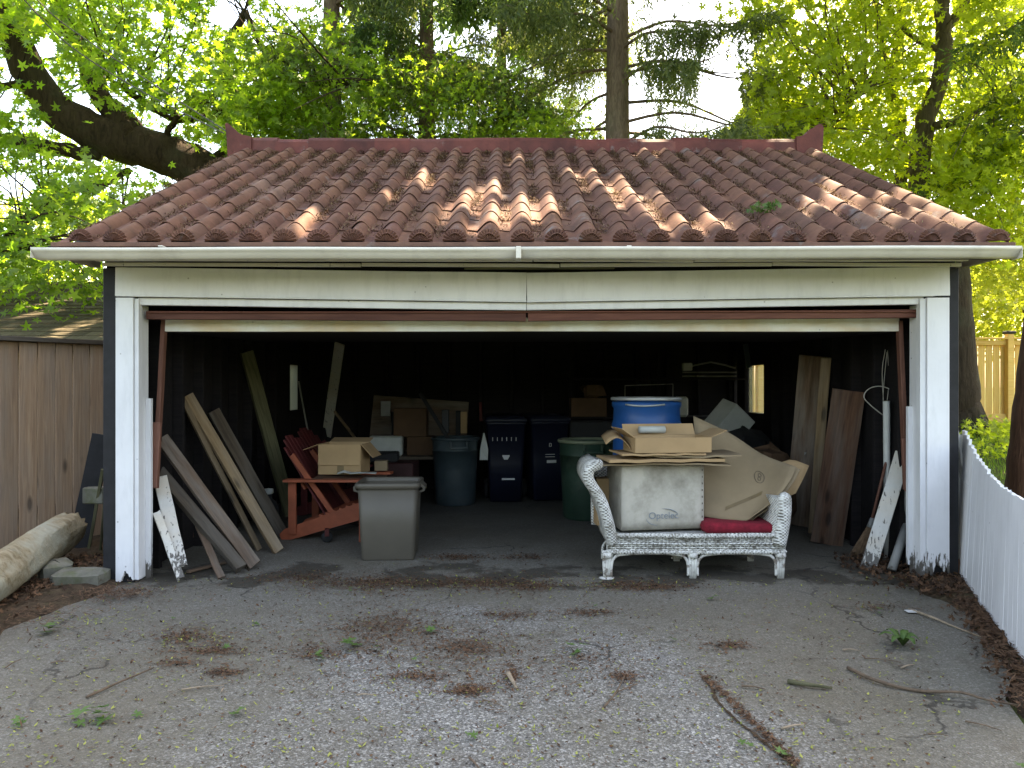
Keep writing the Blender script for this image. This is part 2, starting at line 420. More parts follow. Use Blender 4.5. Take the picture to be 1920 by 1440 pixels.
vm = t.n('VectorMath', operation='MULTIPLY_ADD'); t.l(nz.outputs['Color'], vm.inputs[0]); vm.inputs[1].default_value = (.45, .45, 0); t.l(pos, vm.inputs[2])
t.l(vm.outputs[0], cv.inputs['Vector']); cv.inputs['Scale'].default_value = .85
ck = t.math('MULTIPLY', t.ramp(cv.outputs['Distance'], [(.004, 1), (.010, 0)]), t.ramp(t.noise(pos, .7, 3), [(.52, 0), (.60, 1)]))
col = t.mix(t.math('MULTIPLY', ck, .75), col, (.025, .021, .017))
bh = t.math('ADD', t.math('MULTIPLY', vor.outputs['Distance'], 1.0), t.math('MULTIPLY', t.noise(pos, 120, 4), .8))
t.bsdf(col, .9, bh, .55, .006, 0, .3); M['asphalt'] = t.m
t = NT('soil'); pos = t.co('Pos'); n = t.noise(pos, 9, 8, .7)
col = t.ramp(n, [(.3, (.030, .021, .014)), (.55, (.075, .052, .034)), (.75, (.12, .085, .055))])
col = t.mix(t.ramp(t.noise(pos, 2.5, 4), [(.55, 0), (.7, .5)]), col, (.05, .065, .02))
t.bsdf(col, .95, t.noise(pos, 40, 6, .7), .9, .02, 0, .1); M['soil'] = t.m
t = NT('lawn_ground'); pos = t.co('Pos'); col = t.ramp(t.noise(pos, 3, 7, .65), [(.35, (.05, .042, .022)), (.55, (.06, .085, .02)), (.7, (.09, .15, .03))])
t.bsdf(col, .95, t.noise(pos, 60, 5), .8, .02, 0, .1); M['lawn'] = t.m
t = NT('driftwood'); n = t.noise(t.co('Object', (1.2, 9, 9)), 1.7, 8, .7, .9)
col = t.ramp(n, [(.25, (.10, .075, .045)), (.45, (.27, .215, .135)), (.7, (.42, .37, .27))])
col = t.mix(t.ramp(t.noise(t.co('Object'), 2.3, 5, .65), [(.5, 0), (.65, .7)]), col, (.40, .40, .33))
t.bsdf(col, .9, t.noise(t.co('Object', (1.5, 8, 8)), 4, 7, .7), .9, .03, 0, .15); M['log'] = t.m
M['bark_maple'] = m_bark('maple_bark', (.020, .014, .009), (.070, .048, .030))
M['bark_spruce'] = m_bark('spruce_bark', (.085, .058, .040), (.23, .17, .125), (10, 10, 2.2))
M['bark_grey'] = m_bark('grey_bark', (.055, .042, .028), (.15, .12, .08))
M['bark_red'] = m_bark('red_bark', (.065, .030, .018), (.17, .085, .05), (14, 14, 1.0))
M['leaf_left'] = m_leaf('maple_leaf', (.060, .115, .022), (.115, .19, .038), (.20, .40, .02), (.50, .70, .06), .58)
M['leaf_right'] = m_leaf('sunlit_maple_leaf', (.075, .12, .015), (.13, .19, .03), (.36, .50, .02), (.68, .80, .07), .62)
M['leaf_far'] = m_leaf('far_leaf', (.06, .10, .015), (.12, .16, .025), (.40, .48, .03), (.68, .70, .10), .58)
M['needle'] = m_leaf('spruce_needles', (.050, .080, .032), (.115, .15, .065), (.10, .16, .03), (.34, .40, .09), .5)
M['needle_dark'] = m_leaf('hemlock_needles', (.035, .075, .028), (.075, .13, .05), (.09, .18, .03), (.24, .38, .07), .5)
M['grass'] = m_leaf('grass_blades', (.05, .11, .015), (.11, .20, .03), (.14, .30, .02), (.30, .45, .05), .5)
M['litter_brown'] = m_leaf('dry_needles', (.045, .022, .012), (.19, .105, .060), (.02, .01, .005), (.05, .03, .01), .1, .9)
M['litter_green'] = m_leaf('fallen_maple_flowers', (.16, .20, .03), (.38, .38, .10), (.10, .12, .02), (.2, .2, .05), .25, .8)
M['litter_dead'] = m_leaf('dead_leaves', (.030, .015, .009), (.15, .075, .038), (.02, .01, .004), (.06, .03, .01), .15, .8)
M['leaf_fallen'] = m_leaf('fallen_green_leaf', (.045, .10, .022), (.11, .19, .05), (.06, .12, .02), (.12, .2, .04), .3, .6)
M['twig'] = m_plain('dry_twig', (.11, .075, .05), .9, .4, 20, .4)
M['twig_pale'] = m_plain('pale_twig', (.26, .20, .14), .9, .35, 20, .4)
def m_glass(name, dusty, col):
    t = NT(name); g = t.n('BsdfGlossy'); g.inputs['Roughness'].default_value = .05; tr = t.n('BsdfTransparent')
    d = t.n('BsdfTranslucent'); d.inputs[0].default_value = (*col, 1)
    m1 = t.n('MixShader'); m1.inputs[0].default_value = .06; t.l(tr.outputs[0], m1.inputs[1]); t.l(g.outputs[0], m1.inputs[2])
    m2 = t.n('MixShader'); m2.inputs[0].default_value = dusty; t.l(m1.outputs[0], m2.inputs[1]); t.l(d.outputs[0], m2.inputs[2])
    t.l(m2.outputs[0], t.o.inputs[0]); return t.m
M['pane'] = m_glass('dusty_pane', .10, (.7, .66, .4)); M['pane_dusty'] = m_glass('grimy_pane', .92, (.40, .40, .35))

# ------------------------------------------------------------------ ground
def terr(x, y):
    h = .72 * sstep(6.3, 11.5, y) * sstep(3.5, 4.6, x)
    return h - .03
def grid(name, xs, ys, zf, mat, kind='structure', smooth=True):
    X, Y = np.meshgrid(xs, ys); Z = zf(X, Y); nr, nc = X.shape
    vs = np.stack([X.ravel(), Y.ravel(), Z.ravel()], 1).tolist()
    fs = [(i * nc + j, i * nc + j + 1, (i + 1) * nc + j + 1, (i + 1) * nc + j) for i in range(nr - 1) for j in range(nc - 1)]
    me = bpy.data.meshes.new(name); me.from_pydata(vs, [], fs); me.update()
    o = link(name, me, mat, None, smooth); setp(o, kind=kind); return o
gx = np.concatenate([[-400, -150, -60, -25], np.linspace(-12, 16, 57), [25, 60, 150, 400]])
gy = np.concatenate([[-300, -100, -30, -10], np.linspace(-4, 24, 57), [35, 60, 120, 300, 600]])
grid('ground', gx, gy, terr, M['lawn'])
# driveway runs on as the garage floor; its edges are ragged
def drive_edge():
    b = MB(); L = []; Rr = []
    ys = np.linspace(-8, 10.6, 74)
    for y in ys:
        e = .05 * math.sin(y * 5.1) + .03 * math.sin(y * 13.7)
        xl = -3.35 + e if y < 5.2 else -3.0
        xr = 2.62 + (y - 4.06) * .46 + e if 2.6 < y < 5.4 else (3.25 if y >= 5.4 else 1.95 + e)
        xr = min(xr, 3.27) if y < 5.4 else 3.25
        if y < 2.6: xr = 3.2 + e
        L.append((xl, y, 0)); Rr.append((xr, y, 0))
    vs = []; n = 9
    for a, c in zip(L, Rr):
        for k in range(n): q = k / (n - 1); vs.append((lerp(a[0], c[0], q), a[1], 0.0))
    fs = [(i * n + k, i * n + k + 1, (i + 1) * n + k + 1, (i + 1) * n + k) for i in range(len(L) - 1) for k in range(n - 1)]
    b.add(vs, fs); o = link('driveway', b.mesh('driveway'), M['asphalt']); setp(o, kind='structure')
drive_edge()
# soil along the left fence and under the white picket fence
def soil(name, poly, h, seed):
    x0, x1 = min(p[0] for p in poly), max(p[0] for p in poly); y0, y1 = min(p[1] for p in poly), max(p[1] for p in poly)
    q = np.random.default_rng(seed); xs = np.linspace(x0, x1, 46); ys = np.linspace(y0, y1, 60)
    P = np.array(poly)
    def sd(x, y):
        best = 1e9; ins = False
        for i in range(len(P)):
            a, c = P[i], P[(i + 1) % len(P)]; ab = c - a; t = max(0, min(1, ((x - a[0]) * ab[0] + (y - a[1]) * ab[1]) / (ab @ ab)))
            dd = math.hypot(x - a[0] - ab[0] * t, y - a[1] - ab[1] * t); best = min(best, dd)
            if (a[1] > y) != (c[1] > y) and x < (c[0] - a[0]) * (y - a[1]) / (c[1] - a[1]) + a[0]: ins = not ins
        return best if ins else -best
    X, Y = np.meshgrid(xs, ys); Z = np.zeros_like(X)
    for i in range(X.shape[0]):
        for j in range(X.shape[1]):
            s = sd(X[i, j], Y[i, j]) + .03 * math.sin(X[i, j] * 23) * math.sin(Y[i, j] * 19)
            Z[i, j] = min(h, max(-.04, s * .35)) + (q.uniform(-.008, .012) if s > .02 else 0)
    grid(name, xs, ys, lambda a, c: Z, M['soil'])
soil('soil_bed_left', [(-7, -1), (-3.15, -1), (-3.05, 3.8), (-3.0, 4.6), (-2.86, 5.35), (-2.95, 5.9), (-3.02, 9), (-7, 9)], .045, 3)
soil('soil_bed_right', [(2.15, 2.7), (2.62, 4.0), (2.95, 4.75), (2.86, 5.3), (2.98, 5.75), (3.6, 6.4), (4.6, 6.4), (4.2, 3.0)], .05, 5)

# ------------------------------------------------------------------ the garage
GX0, GX1, GF, GB = -3.02, 3.30, 5.56, 10.70       # outer wall faces
EY, EZ, RY, RZ = 4.98, 2.40, 8.25, 4.04             # eave and ridge lines of the tiles
PITCH = math.atan2(RZ - EZ, RY - EY); SLOPE = math.hypot(RZ - EZ, RY - EY)
g = thing('garage', 'old white fronted double garage with wavy red clay tile roof, door open', 'garage', (.14, 5.5, 0))
# walls
def wall_side(name, x0, x1, wy0, wy1, wz0, wz1):
    b = MB()
    b.bx(x0, x1, GF, wy0, -.02, 2.32); b.bx(x0, x1, wy1, GB, -.02, 2.32)
    b.bx(x0, x1, wy0, wy1, -.02, wz0); b.bx(x0, x1, wy0, wy1, wz1, 2.32)
    P = [(GF, 2.32), (GB, 2.32), (GB, 2.715), (RY, 3.945), (GF, 2.595)]
    b.add([(x0, y, z) for y, z in P] + [(x1, y, z) for y, z in P], [(0, 1, 2, 3, 4), (9, 8, 7, 6, 5), (0, 5, 6, 1), (1, 6, 7, 2), (2, 7, 8, 3), (3, 8, 9, 4), (4, 9, 5, 0)])
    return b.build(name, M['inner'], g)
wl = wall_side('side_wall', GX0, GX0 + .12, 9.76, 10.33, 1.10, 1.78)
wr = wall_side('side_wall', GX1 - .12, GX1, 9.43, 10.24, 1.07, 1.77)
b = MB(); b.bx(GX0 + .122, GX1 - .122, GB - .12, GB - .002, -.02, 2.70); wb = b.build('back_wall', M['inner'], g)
for s_ in range(14):
    x = GX0 + .35 + s_ * .44; b = MB(); b.bx(x, x + .05, GB - .21, GB - .122, 0.0, 2.3); b.build('stud', M['inner'], wb)
for xw, wobj, sg in ((GX0 + .121, wl, 1), (GX1 - .121, wr, -1)):
    for s_ in range(9):
        y = 5.95 + s_ * .42
        if y > 9.0: continue
        b = MB(); b.bx(xw, xw + sg * .09, y, y + .045, 0.0, 2.3); b.build('stud', M['inner'], wobj)
# windows in the side walls
for xw, wobj, (a0, a1, z0, z1), gm in ((GX0 + .06, wl, (9.76, 10.33, 1.10, 1.78), 'pane_dusty'), (GX1 - .06, wr, (9.43, 10.24, 1.07, 1.77), 'pane')):
    b = MB(); fw = .035
    b.bx(xw - .05, xw + .05, a0 + .001, a0 + fw, z0 + .001, z1 - .001); b.bx(xw - .05, xw + .05, a1 - fw, a1 - .001, z0 + .001, z1 - .001)
    b.bx(xw - .05, xw + .05, a0 + fw, a1 - fw, z0 + .001, z0 + fw); b.bx(xw - .05, xw + .05, a0 + fw, a1 - fw, z1 - fw, z1 - .001)
    wn = b.build('window', M['inner'], g)
    b = MB(); b.bx(xw - .003, xw + .003, a0 + fw, a1 - fw, z0 + fw, z1 - fw, .001); b.build('pane', M[gm], wn)
# black corner boards beside the white front
for x0, x1 in ((GX0 - .01, -2.925), (3.225, GX1 + .01)):
    b = MB(); b.bx(x0, x1, GF - .03, GF - .002, .02, 2.33); b.build('corner_board', M['black'], g)
# posts: face board, moulding, jamb board, stop; rotten feet
def ragged_board(name, x0, x1, y0, y1, z0, z1, mat, rag, seed, deep=()):
    q = random.Random(seed); n = 15; vs = []; fs = []
    for i in range(n):
        t = i / (n - 1); x = lerp(x0, x1, t); zz = z0 + abs(q.gauss(0, rag))
        for c, wdt, hh in deep:
            zz += hh * max(0, 1 - abs(t - c) / wdt) * q.uniform(.75, 1.1)
        for y in (y0, y1): vs += [(x, y, zz), (x, y, z1)]
    for i in range(n - 1):
        a = i * 4; c = a + 4
        fs += [(a, c, c + 1, a + 1), (a + 2, a + 3, c + 3, c + 2), (a, a + 2, c + 2, c), (a + 1, c + 1, c + 3, a + 3)]
    fs += [(0, 1, 3, 2), ((n - 1) * 4, (n - 1) * 4 + 2, (n - 1) * 4 + 3, (n - 1) * 4 + 1)]
    b = MB(); b.add(vs, fs); return b.build(name, mat, g)
Wt = M['white_rot']
Wl = M['white']
ragged_board('post_board', -2.92, -2.792, 5.50, 5.53, .0, 2.106, Wl, .012, 4, ((.55, .3, .10), (.85, .25, .04)))
ragged_board('jamb_moulding', -2.788, -2.758, 5.515, 5.57, .02, 2.10, Wl, .006, 5)
ragged_board('jamb_board', -2.806, -2.776, 5.572, 5.70, .01, 2.06, Wl, .006, 6)
ragged_board('door_stop', -2.775, -2.735, 5.655, 5.685, .0, 1.36, Wt, .004, 7)
ragged_board('post_board', 3.06, 3.222, 5.50, 5.53, .03, 2.106, Wt, .03, 8, ((.45, .35, .09), (.8, .3, .07)))
ragged_board('jamb_moulding', 3.015, 3.056, 5.515, 5.57, -.005, 2.10, Wt, .012, 9)
ragged_board('jamb_board', 3.035, 3.065, 5.572, 5.70, .01, 2.06, Wt, .006, 10)
ragged_board('door_stop', 3.0, 3.035, 5.655, 5.685, .1, 1.30, Wt, .004, 11)
# dark rotten posts inside the boards
for x0, x1 in ((-2.90, -2.80), (3.075, 3.21)):
    b = MB(); b.bx(x0, x1, 5.54, 5.66, 0, 2.1); b.build('post_core', M['black'], g)
# header boards sag towards the middle joint
cxm = .108
hz0, hz1 = 2.116, 2.330
for (xa, za), (xb, zb) in (((-2.922, 0), (cxm - .002, -.040)), ((cxm + .002, -.040), (3.224, .004))):
    plank('header_board', (xa, 5.515, (hz0 + hz1) / 2 + za), (xb, 5.515, (hz0 + hz1) / 2 + zb), hz1 - hz0, .034, M['white'], g, (0, -1, 0), nseg=8)
    plank('header_trim', (xa + (.15 if xa < -1 else 0), 5.565, 2.085 + za), (xb if xb < 1 else xb - .17, 5.565, 2.085 + zb), .055, .05, M['white'], g, (0, -1, 0))
    plank('header_strip', (xa + (.11 if xa < -1 else 0), 5.50, 2.118 + za), (xb if xb < 1 else xb - .12, 5.50, 2.118 + zb), .012, .022, M['white'], g, (0, -1, 0))
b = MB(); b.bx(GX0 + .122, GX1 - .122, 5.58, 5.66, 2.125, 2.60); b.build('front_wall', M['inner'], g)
# eaves: soffit, mouldings, fascia
b = MB(); b.bx(GX0 - .06, GX1 + .06, 5.01, 5.555, 2.388, 2.404); b.build('soffit', M['soffit'], g)
for i, (z, y, th, x0, x1) in enumerate(((2.362, 5.34, .026, -2.98, 3.26), (2.343, 5.455, .024, -2.99, 3.28))):
    segs = [x0, -1.1, .35, 1.9, x1] if i else [x0, .15, 1.3, x1]
    for k in range(len(segs) - 1):
        plank('eaves_moulding', (segs[k] + .004, y, z + .003 * (k % 2) - .006 * (k in (1, 2))), (segs[k + 1] - .004, y, z - .003 * (k % 2) - .006 * (k in (0, 1)) * (k < len(segs) - 2)), th, .03, M['white_old'], g, (0, -1, 0))
plank('eaves_strip', (-.35, 5.478, 2.318), (.75, 5.478, 2.322), .018, .03, M['mossy'], g, (0, -1, 0))
for x0, x1 in ((GX0 - .12, GX0 - .062), (GX1 + .062, GX1 + .10)):
    b = MB(); b.bx(x0, x1, 5.01, 5.6, 2.34, 2.386); b.build('soffit_return', M['soffit'], g)
b = MB(); b.bx(GX0 - .08, GX1 + .08, 4.985, 5.008, 2.302, 2.392); b.build('fascia', M['black'], g)
# gutter: two lengths of ogee section and a joint
def gutter(x0, x1, dz0, dz1, name='gutter'):
    prof = [(4.975, 2.375), (4.972, 2.292), (4.93, 2.286), (4.905, 2.296), (4.892, 2.325), (4.876, 2.345), (4.868, 2.352), (4.866, 2.376), (4.876, 2.378), (4.880, 2.358), (4.90, 2.33), (4.914, 2.305), (4.935, 2.296), (4.966, 2.300), (4.969, 2.375)]
    prof = [(y, 2.286 + (z - 2.286) * .8) for y, z in prof]
    n = len(prof); xs = np.linspace(x0, x1, 12); vs = []; fs = []
    for i, x in enumerate(xs):
        dz = lerp(dz0, dz1, i / 11) + .002 * math.sin(x * 3.1)
        vs += [(x, y, z + dz) for y, z in prof]
    for i in range(11):
        for k in range(n):
            k2 = (k + 1) % n; fs.append((i * n + k, (i + 1) * n + k, (i + 1) * n + k2, i * n + k2))
    fs.append(tuple(range(n))); fs.append(tuple(11 * n + k for k in range(n))[::-1])
    b = MB(); b.add(vs, fs)
    return b.build(name, M['gutter'], g, True)
gutter(-3.135, .035, 0, .004); gutter(.045, 3.325, .004, .012)
b = MB(); b.bx(.025, .06, 4.862, 4.98, 2.286, 2.366); b.build('gutter_joint', M['gutter'], g)
for x, sgn in ((-3.137, -1), (3.327, 1)):
    b = MB(); b.prism([(-.0, 2.288), (.002 * sgn, 2.288), (.002 * sgn, 2.357), (0, 2.357)], 4.866, 4.975, Matrix.Translation((x, 0, .004))); b.build('gutter_end', M['gutter'], g)
b = MB()
for x in (-2.31, .75, 2.6): b.bx(x, x + .03, 4.87, 4.99, 2.364, 2.372)
b.build('gutter_hanger', M['gutter'], g)

# roof deck, tiles
b = MB(); TX0, TX1 = -3.03, 3.31
nrm = V((0, -math.sin(PITCH), math.cos(PITCH)))
for sg in (0, 1):
    a0, a1 = ((EY + .02, EZ - .035), (RY, RZ - .035)) if not sg else ((2 * RY - EY, EZ - .035), (RY, RZ - .035))
    P = [(TX0, a0[0], a0[1]), (TX1, a0[0], a0[1]), (TX1, a1[0], a1[1]), (TX0, a1[0], a1[1])]
    vs = P + [(x, y, z - .05) for x, y, z in P]
    fs = [(0, 1, 2, 3), (7, 6, 5, 4), (0, 4, 5, 1), (2, 6, 7, 3), (1, 5, 6, 2), (0, 3, 7, 4)]
    if sg: fs = [f[::-1] for f in fs]
    b.add(vs, fs)
roof = b.build('roof', M['black'], g)
NC, NR = 28, 12
TP = (TX1 - TX0) / NC; TE = SLOPE / NR; TL = TE + .045
def tprof(u):     # one tile across: a flat pan, then a round roll
    if u < .30: return .004 * math.cos(math.pi * u / .30)
    q = (u - .30) / .70; return .070 * max(0, math.sin(math.pi * q ** 1.22)) ** .9 - .004
US = [0, .15, .30, .37, .44, .51, .59, .67, .74, .81, .88, .94, 1.0]
def tile_mesh(b, Mx=None, length=TL):
    n = len(US); vs = []; fs = []
    for (y, lift) in ((0, .0105), (length, .001)):
        vs += [(u * TP * 1.012, y, tprof(u) + lift) for u in US]
    vs += [(u * TP * 1.012, 0.002, tprof(u) + .006) for u in US] + [(u * TP * 1.012, 0, tprof(u) + .0105) for u in US]
    for k in range(n - 1):
        fs.append((k, k + 1, n + k + 1, n + k)); fs.append((2 * n + k, 2 * n + k + 1, 3 * n + k + 1, 3 * n + k))
    b.add(vs, fs, Mx)
b = MB(); tile_mesh(b); TM = b.mesh('tile'); TM.materials.append(M['tile'])
TM.polygons.foreach_set('use_smooth', [i % 2 == 0 for i in range(len(TM.polygons))])
go = OFF[g.name]
def slope_pt(x, s): return V((x, EY + s * math.cos(PITCH), EZ + s * math.sin(PITCH)))
for r_ in range(10):
    for c in range(NC):
        o = bpy.data.objects.new('tile', TM); COL.objects.link(o); o.parent = roof
        o.location = slope_pt(TX0 + c * TP + rnd.uniform(-.003, .003), r_ * TE + rnd.uniform(-.006, .006) + .010 * math.sin(c * 1.7) * (r_ > 0)) - go + nrm * rnd.uniform(0, .002)
        o.rotation_euler = (PITCH + rnd.uniform(-.006, .006), rnd.uniform(-.008, .008), rnd.uniform(-.006, .006))
b = MB()
for r_ in range(10, NR):
    for c in range(NC):
        p = slope_pt(TX0 + c * TP + rnd.uniform(-.003, .003), r_ * TE + rnd.uniform(-.006, .006))
        tile_mesh(b, Matrix.Translation(p) @ Matrix.Rotation(PITCH, 4, 'X'))
o = b.build('tile_field', M['tile'], roof); setp(o, kind='stuff')
b = MB()
for r_ in range(NR):
    for c in range(NC):
        p = slope_pt(TX0 + c * TP, r_ * TE); p.y = 2 * RY - p.y; p.x += TP
        tile_mesh(b, Matrix.Translation(p) @ Matrix.Rotation(math.pi, 4, 'Z') @ Matrix.Rotation(PITCH, 4, 'X'))
o = b.build('tile_field', M['tile'], roof); setp(o, kind='stuff')
# scallop shaped closures under the eave rolls
b = MB(); na, nr_ = 21, 4; vs = []; fs = []
for i in range(nr_):
    q = i / (nr_ - 1)
    for k in range(na):
        a = math.pi * k / (na - 1); rib = (.010 if k % 2 else -.008) * (.35 + .65 * q)
        x = math.cos(a) * (.078 * q + .002); zz = (math.sin(a) ** .9 if math.sin(a) > 0 else 0) * .082 * q
        vs.append((x, -.030 * (1 - q * .98) * 1.0 - rib, zz))
for i in range(nr_ - 1):
    for k in range(na - 1): fs.append((i * na + k, (i + 1) * na + k, (i + 1) * na + k + 1, i * na + k + 1))
b.add(vs, fs); FM = b.mesh('fan_end'); FM.materials.append(M['tile'])
for c in range(NC):
    o = bpy.data.objects.new('fan_end', FM); COL.objects.link(o); o.parent = roof
    o.location = slope_pt(TX0 + (c + .69) * TP, 0.004) - go + V((0, -.006, .018)); o.rotation_euler = (R(6), 0, rnd.uniform(-.04, .04))
b = MB(); b.bx(TX0 - .02, TX1 + .02, EY - .045, EY + .06, EZ - .022, EZ + .006, .002); b.build('eave_strip', M['tile'], roof)
# ridge caps and horned ridge ends
nr2 = 17; xs = np.linspace(TX0 + .10, TX1 - .10, nr2 + 1)
for k in range(nr2):
    x0, x1 = xs[k] - .01, xs[k + 1] + .012; b = MB(); z0 = RZ - .05 + rnd.uniform(-.004, .005); e = rnd.uniform(-.008, .010); yw = rnd.uniform(.98, 1.06)
    b.prism([(-.13 * yw, z0), (-.125 * yw, z0 + .13 + e), (-.10 * yw, z0 + .165 + e), (-.05, z0 + .185 + e), (.05, z0 + .185 + e), (.10 * yw, z0 + .165 + e), (.125 * yw, z0 + .13 + e), (.13 * yw, z0)], x0, x1,
            Matrix(((0, 1, 0, 0), (1, 0, 0, RY), (0, 0, 1, 0), (0, 0, 0, 1))))
    b.build('ridge_cap', M['ridge'], roof)
for sg, X in ((-1, TX0), (1, TX1)):
    z = RZ - .10
    poly = [(.22, z), (.22, z + .225), (.15, z + .235), (.11, z + .262), (.085, z + .30), (.04, z + .318), (.01, z + .345), (-.03, z + .362), (-.06, z + .352), (-.072, z + .32), (-.068, z + .23), (-.055, z)]
    if sg < 0: poly = [(.20, z), (.20, z + .225), (.11, z + .243), (.05, z + .275), (.0, z + .325), (-.06, z + .375), (-.085, z + .365), (-.068, z + .22), (-.055, z)]
    poly = [(X - sg * p, q) for p, q in poly]
    if sg < 0: poly = poly[::-1]
    b = MB(); b.prism(poly, RY - .15, RY + .15); b.build('ridge_end', M['ridge'], roof)

# ------------------------------------------------------------------ the tilt-up door, lifted open
d_ = thing('garage_door', 'lifted tilt-up garage door with rust streaked pale edge under red brown rail', 'garage door', (.15, 5.8, 0))
plank('rail', (px(277, 591, 5.62)), (px(986, 595, 5.62)), .062, .05, M['rust_bar'], d_)
plank('rail', (px(990, 595, 5.62)), (px(1718, 588, 5.62)), .062, .05, M['rust_bar'], d_)
plank('rail_lip', (px(279, 585.5, 5.585)), (px(1716, 584, 5.585)), .012, .02, M['rust_bar'], d_)
plank('door_edge', px(309, 609, 5.80), px(1683, 609, 5.80), .105, .045, M['door_edge'], d_, nseg=8, bend=0)
b = MB(); b.add([(-2.69, 5.83, 1.875), (2.98, 5.83, 1.875), (2.98, 8.0, 1.93), (-2.69, 8.0, 1.93), (-2.69, 5.83, 1.925), (2.98, 5.83, 1.925), (2.98, 8.0, 1.98), (-2.69, 8.0, 1.98)],
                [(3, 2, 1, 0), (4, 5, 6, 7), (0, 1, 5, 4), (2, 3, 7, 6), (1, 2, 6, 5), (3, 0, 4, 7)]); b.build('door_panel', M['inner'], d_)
for (xa, ya), (xb, yb), (xc, yc), (xd, yd) in (((308, 600), (292, 915), (293, 792), (286, 914)), ((1686, 602), (1700, 918), (1697, 822), (1704, 921))):
    plank('arm', px(xb, yb, 5.76), px(xa, ya, 5.80), .034, .05, M['brown_paint'], d_)
    plank('arm_plate', px(xd, yd, 5.715), px(xc, yc, 5.73), .075 if xa < 900 else .062, .025, M['brown_paint'], d_)
for x, y in ((279, 830), (1711, 840)):
    b = MB(); p = px(x, y, 5.70); b.bx(p.x - .02, p.x + .02, p.y - .02, p.y + .02, p.z - .05, p.z + .05); b.build('hinge', M['white_old'], d_)

# ------------------------------------------------------------------ fences
lf = thing('board_fence', 'tall brown board fence beside the bleached log', 'fence', (-4.4, 6.4, 0))
A, B = V((-3.86, 7.10, 0)), V((-5.95, 4.45, 0)); dirn = (B - A); FL = dirn.length; dirn.normalize(); fn = V((dirn.y, -dirn.x, 0))
if fn.dot(V((0, 0, 0)) - A) < 0: fn = -fn
nb = 23
for k in range(nb):
    p = A + dirn * (FL * (k + .5) / nb); dz = rnd.uniform(-.01, .01)
    plank('board', p + fn * rnd.uniform(0, .006), p + fn * rnd.uniform(0, .006) + V((0, 0, 1.845 + dz)), FL / nb - .008, .02, M['fence_brown'], lf, fn, ch=.004)
plank('top_rail', A + V((0, 0, 1.865)) + fn * .02, B + V((0, 0, 1.865)) + fn * .02, .12, .04, M['plank_dark'], lf, (0, 0, 1))
plank('trim_rail', A + V((0, 0, 1.80)) - fn * .035, B + V((0, 0, 1.80)) - fn * .035, .09, .035, M['fence_brown'], lf, fn)
plank('trim_rail', A + V((0, 0, .35)) - fn * .035, B + V((0, 0, .35)) - fn * .035, .09, .035, M['fence_brown'], lf, fn)
for k, q in enumerate((0.0, 1.0)):
    p = A + dirn * (FL * q) - dirn * .05 + fn * .03
    b = MB(); b.bx(p.x - .05, p.x + .05, p.y - .05, p.y + .05, 0, 1.84); pp = b.build('fence_post', M['plank_dark'], lf)
    b = MB(); b.bx(p.x - .062, p.x + .062, p.y - .062, p.y + .062, 1.89, 1.925); b.build('post_cap', M['pale_wood'], pp)

# white picket fence with a swooping top
pf = thing('picket_fence', 'close boarded white picket fence with swooping top beside garage post', 'fence', (3.2, 4.8, 0))
A, B = V((3.44, 5.80, 0)), V((2.43, 3.35, 0)); dirn = (B - A); FL = dirn.length; dirn.normalize(); fn = V((-dirn.y, dirn.x, 0))
if fn.dot(-A) < 0: fn = -fn
nb = 25
for k in range(nb):
    q = (k + .5) / nb; p = A + dirn * (FL * q)
    ztop = 1.08 - .40 * math.sin(min(1, q / .95) * math.pi * .5) ** 1.15 + .22 * max(0, q - .62)
    ztop = 1.13 - .27 * (1 - (1 - min(1, q / .66)) ** 2) + rnd.uniform(-.006, .006)
    lean = fn * (-.06 * (1 - q))
    gap = .010 if k in (4,) else .0015
    plank('picket', p + V((0, 0, .035 + rnd.uniform(0, .02))) + fn * rnd.uniform(-.002, .002), p + V((0, 0, ztop)) + lean, FL / nb - gap, .02, M['white'], pf, fn, ends=.006)
for z in (.28, .70):
    plank('fence_rail', A + V((0, 0, z)) - fn * .045 + dirn * .05, B + V((0, 0, z)) - fn * .045, .07, .04, M['white'], pf, fn)
ob = plank('board', px(1806, 1074, 5.72), px(1797, 815, 5.75), .10, .02, M['white_old'], None, (-.25, -1, 0), label='narrow pale board standing upright between garage post and picket fence', cat='board'); ob.name = 'leaning_board'
plank('thin_board', px(1829, 1030, 5.66), px(1791, 806, 5.74), .022, .05, M['plank_white'], None, (0, -1, 0), label='grey weathered slat leaning between white post and picket fence', cat='slat')

# new yellow fence behind
yf = thing('cedar_fence', 'new yellow cedar board fence at the back of the yard', 'fence', (7, 15, .65))
zg = .66
k = 0; x = 2.2
while x < 12.6:
    yy = 15 - (x - 9.7) * .06
    plank('board', (x, yy, zg + .14), (x, yy, zg + 1.70), .135, .02, M['fence_yellow'], yf, (0, -1, 0), nseg=1, ch=.005); x += .142; k += 1
for z, hgt in ((zg + 1.67, .10), (zg + .20, .10), (zg + .09, .11)):
    plank('fence_rail', (2.1, 15.4 - .03 - .0, z), (12.6, 14.77, z), hgt, .04, M['fence_yellow'], yf, (0, -1, 0))
plank('cap_rail', (2.1, 15.38, zg + 1.755), (12.6, 14.75, zg + 1.755), .15, .035, M['fence_yellow'], yf, (0, 0, 1))
for xx in (2.6, 5.05, 7.5, 9.92, 12.3):
    yy = 15 - (xx - 9.7) * .06 - .09
    b = MB(); b.bx(xx - .06, xx + .06, yy - .06, yy + .06, zg - .1, zg + 1.84); po = b.build('fence_post', M['fence_yellow'], yf)
    b = MB(); b.bx(xx - .09, xx + .09, yy - .09, yy + .09, zg + 1.842, zg + 1.90, .03); b.build('post_cap', M['black'], po)

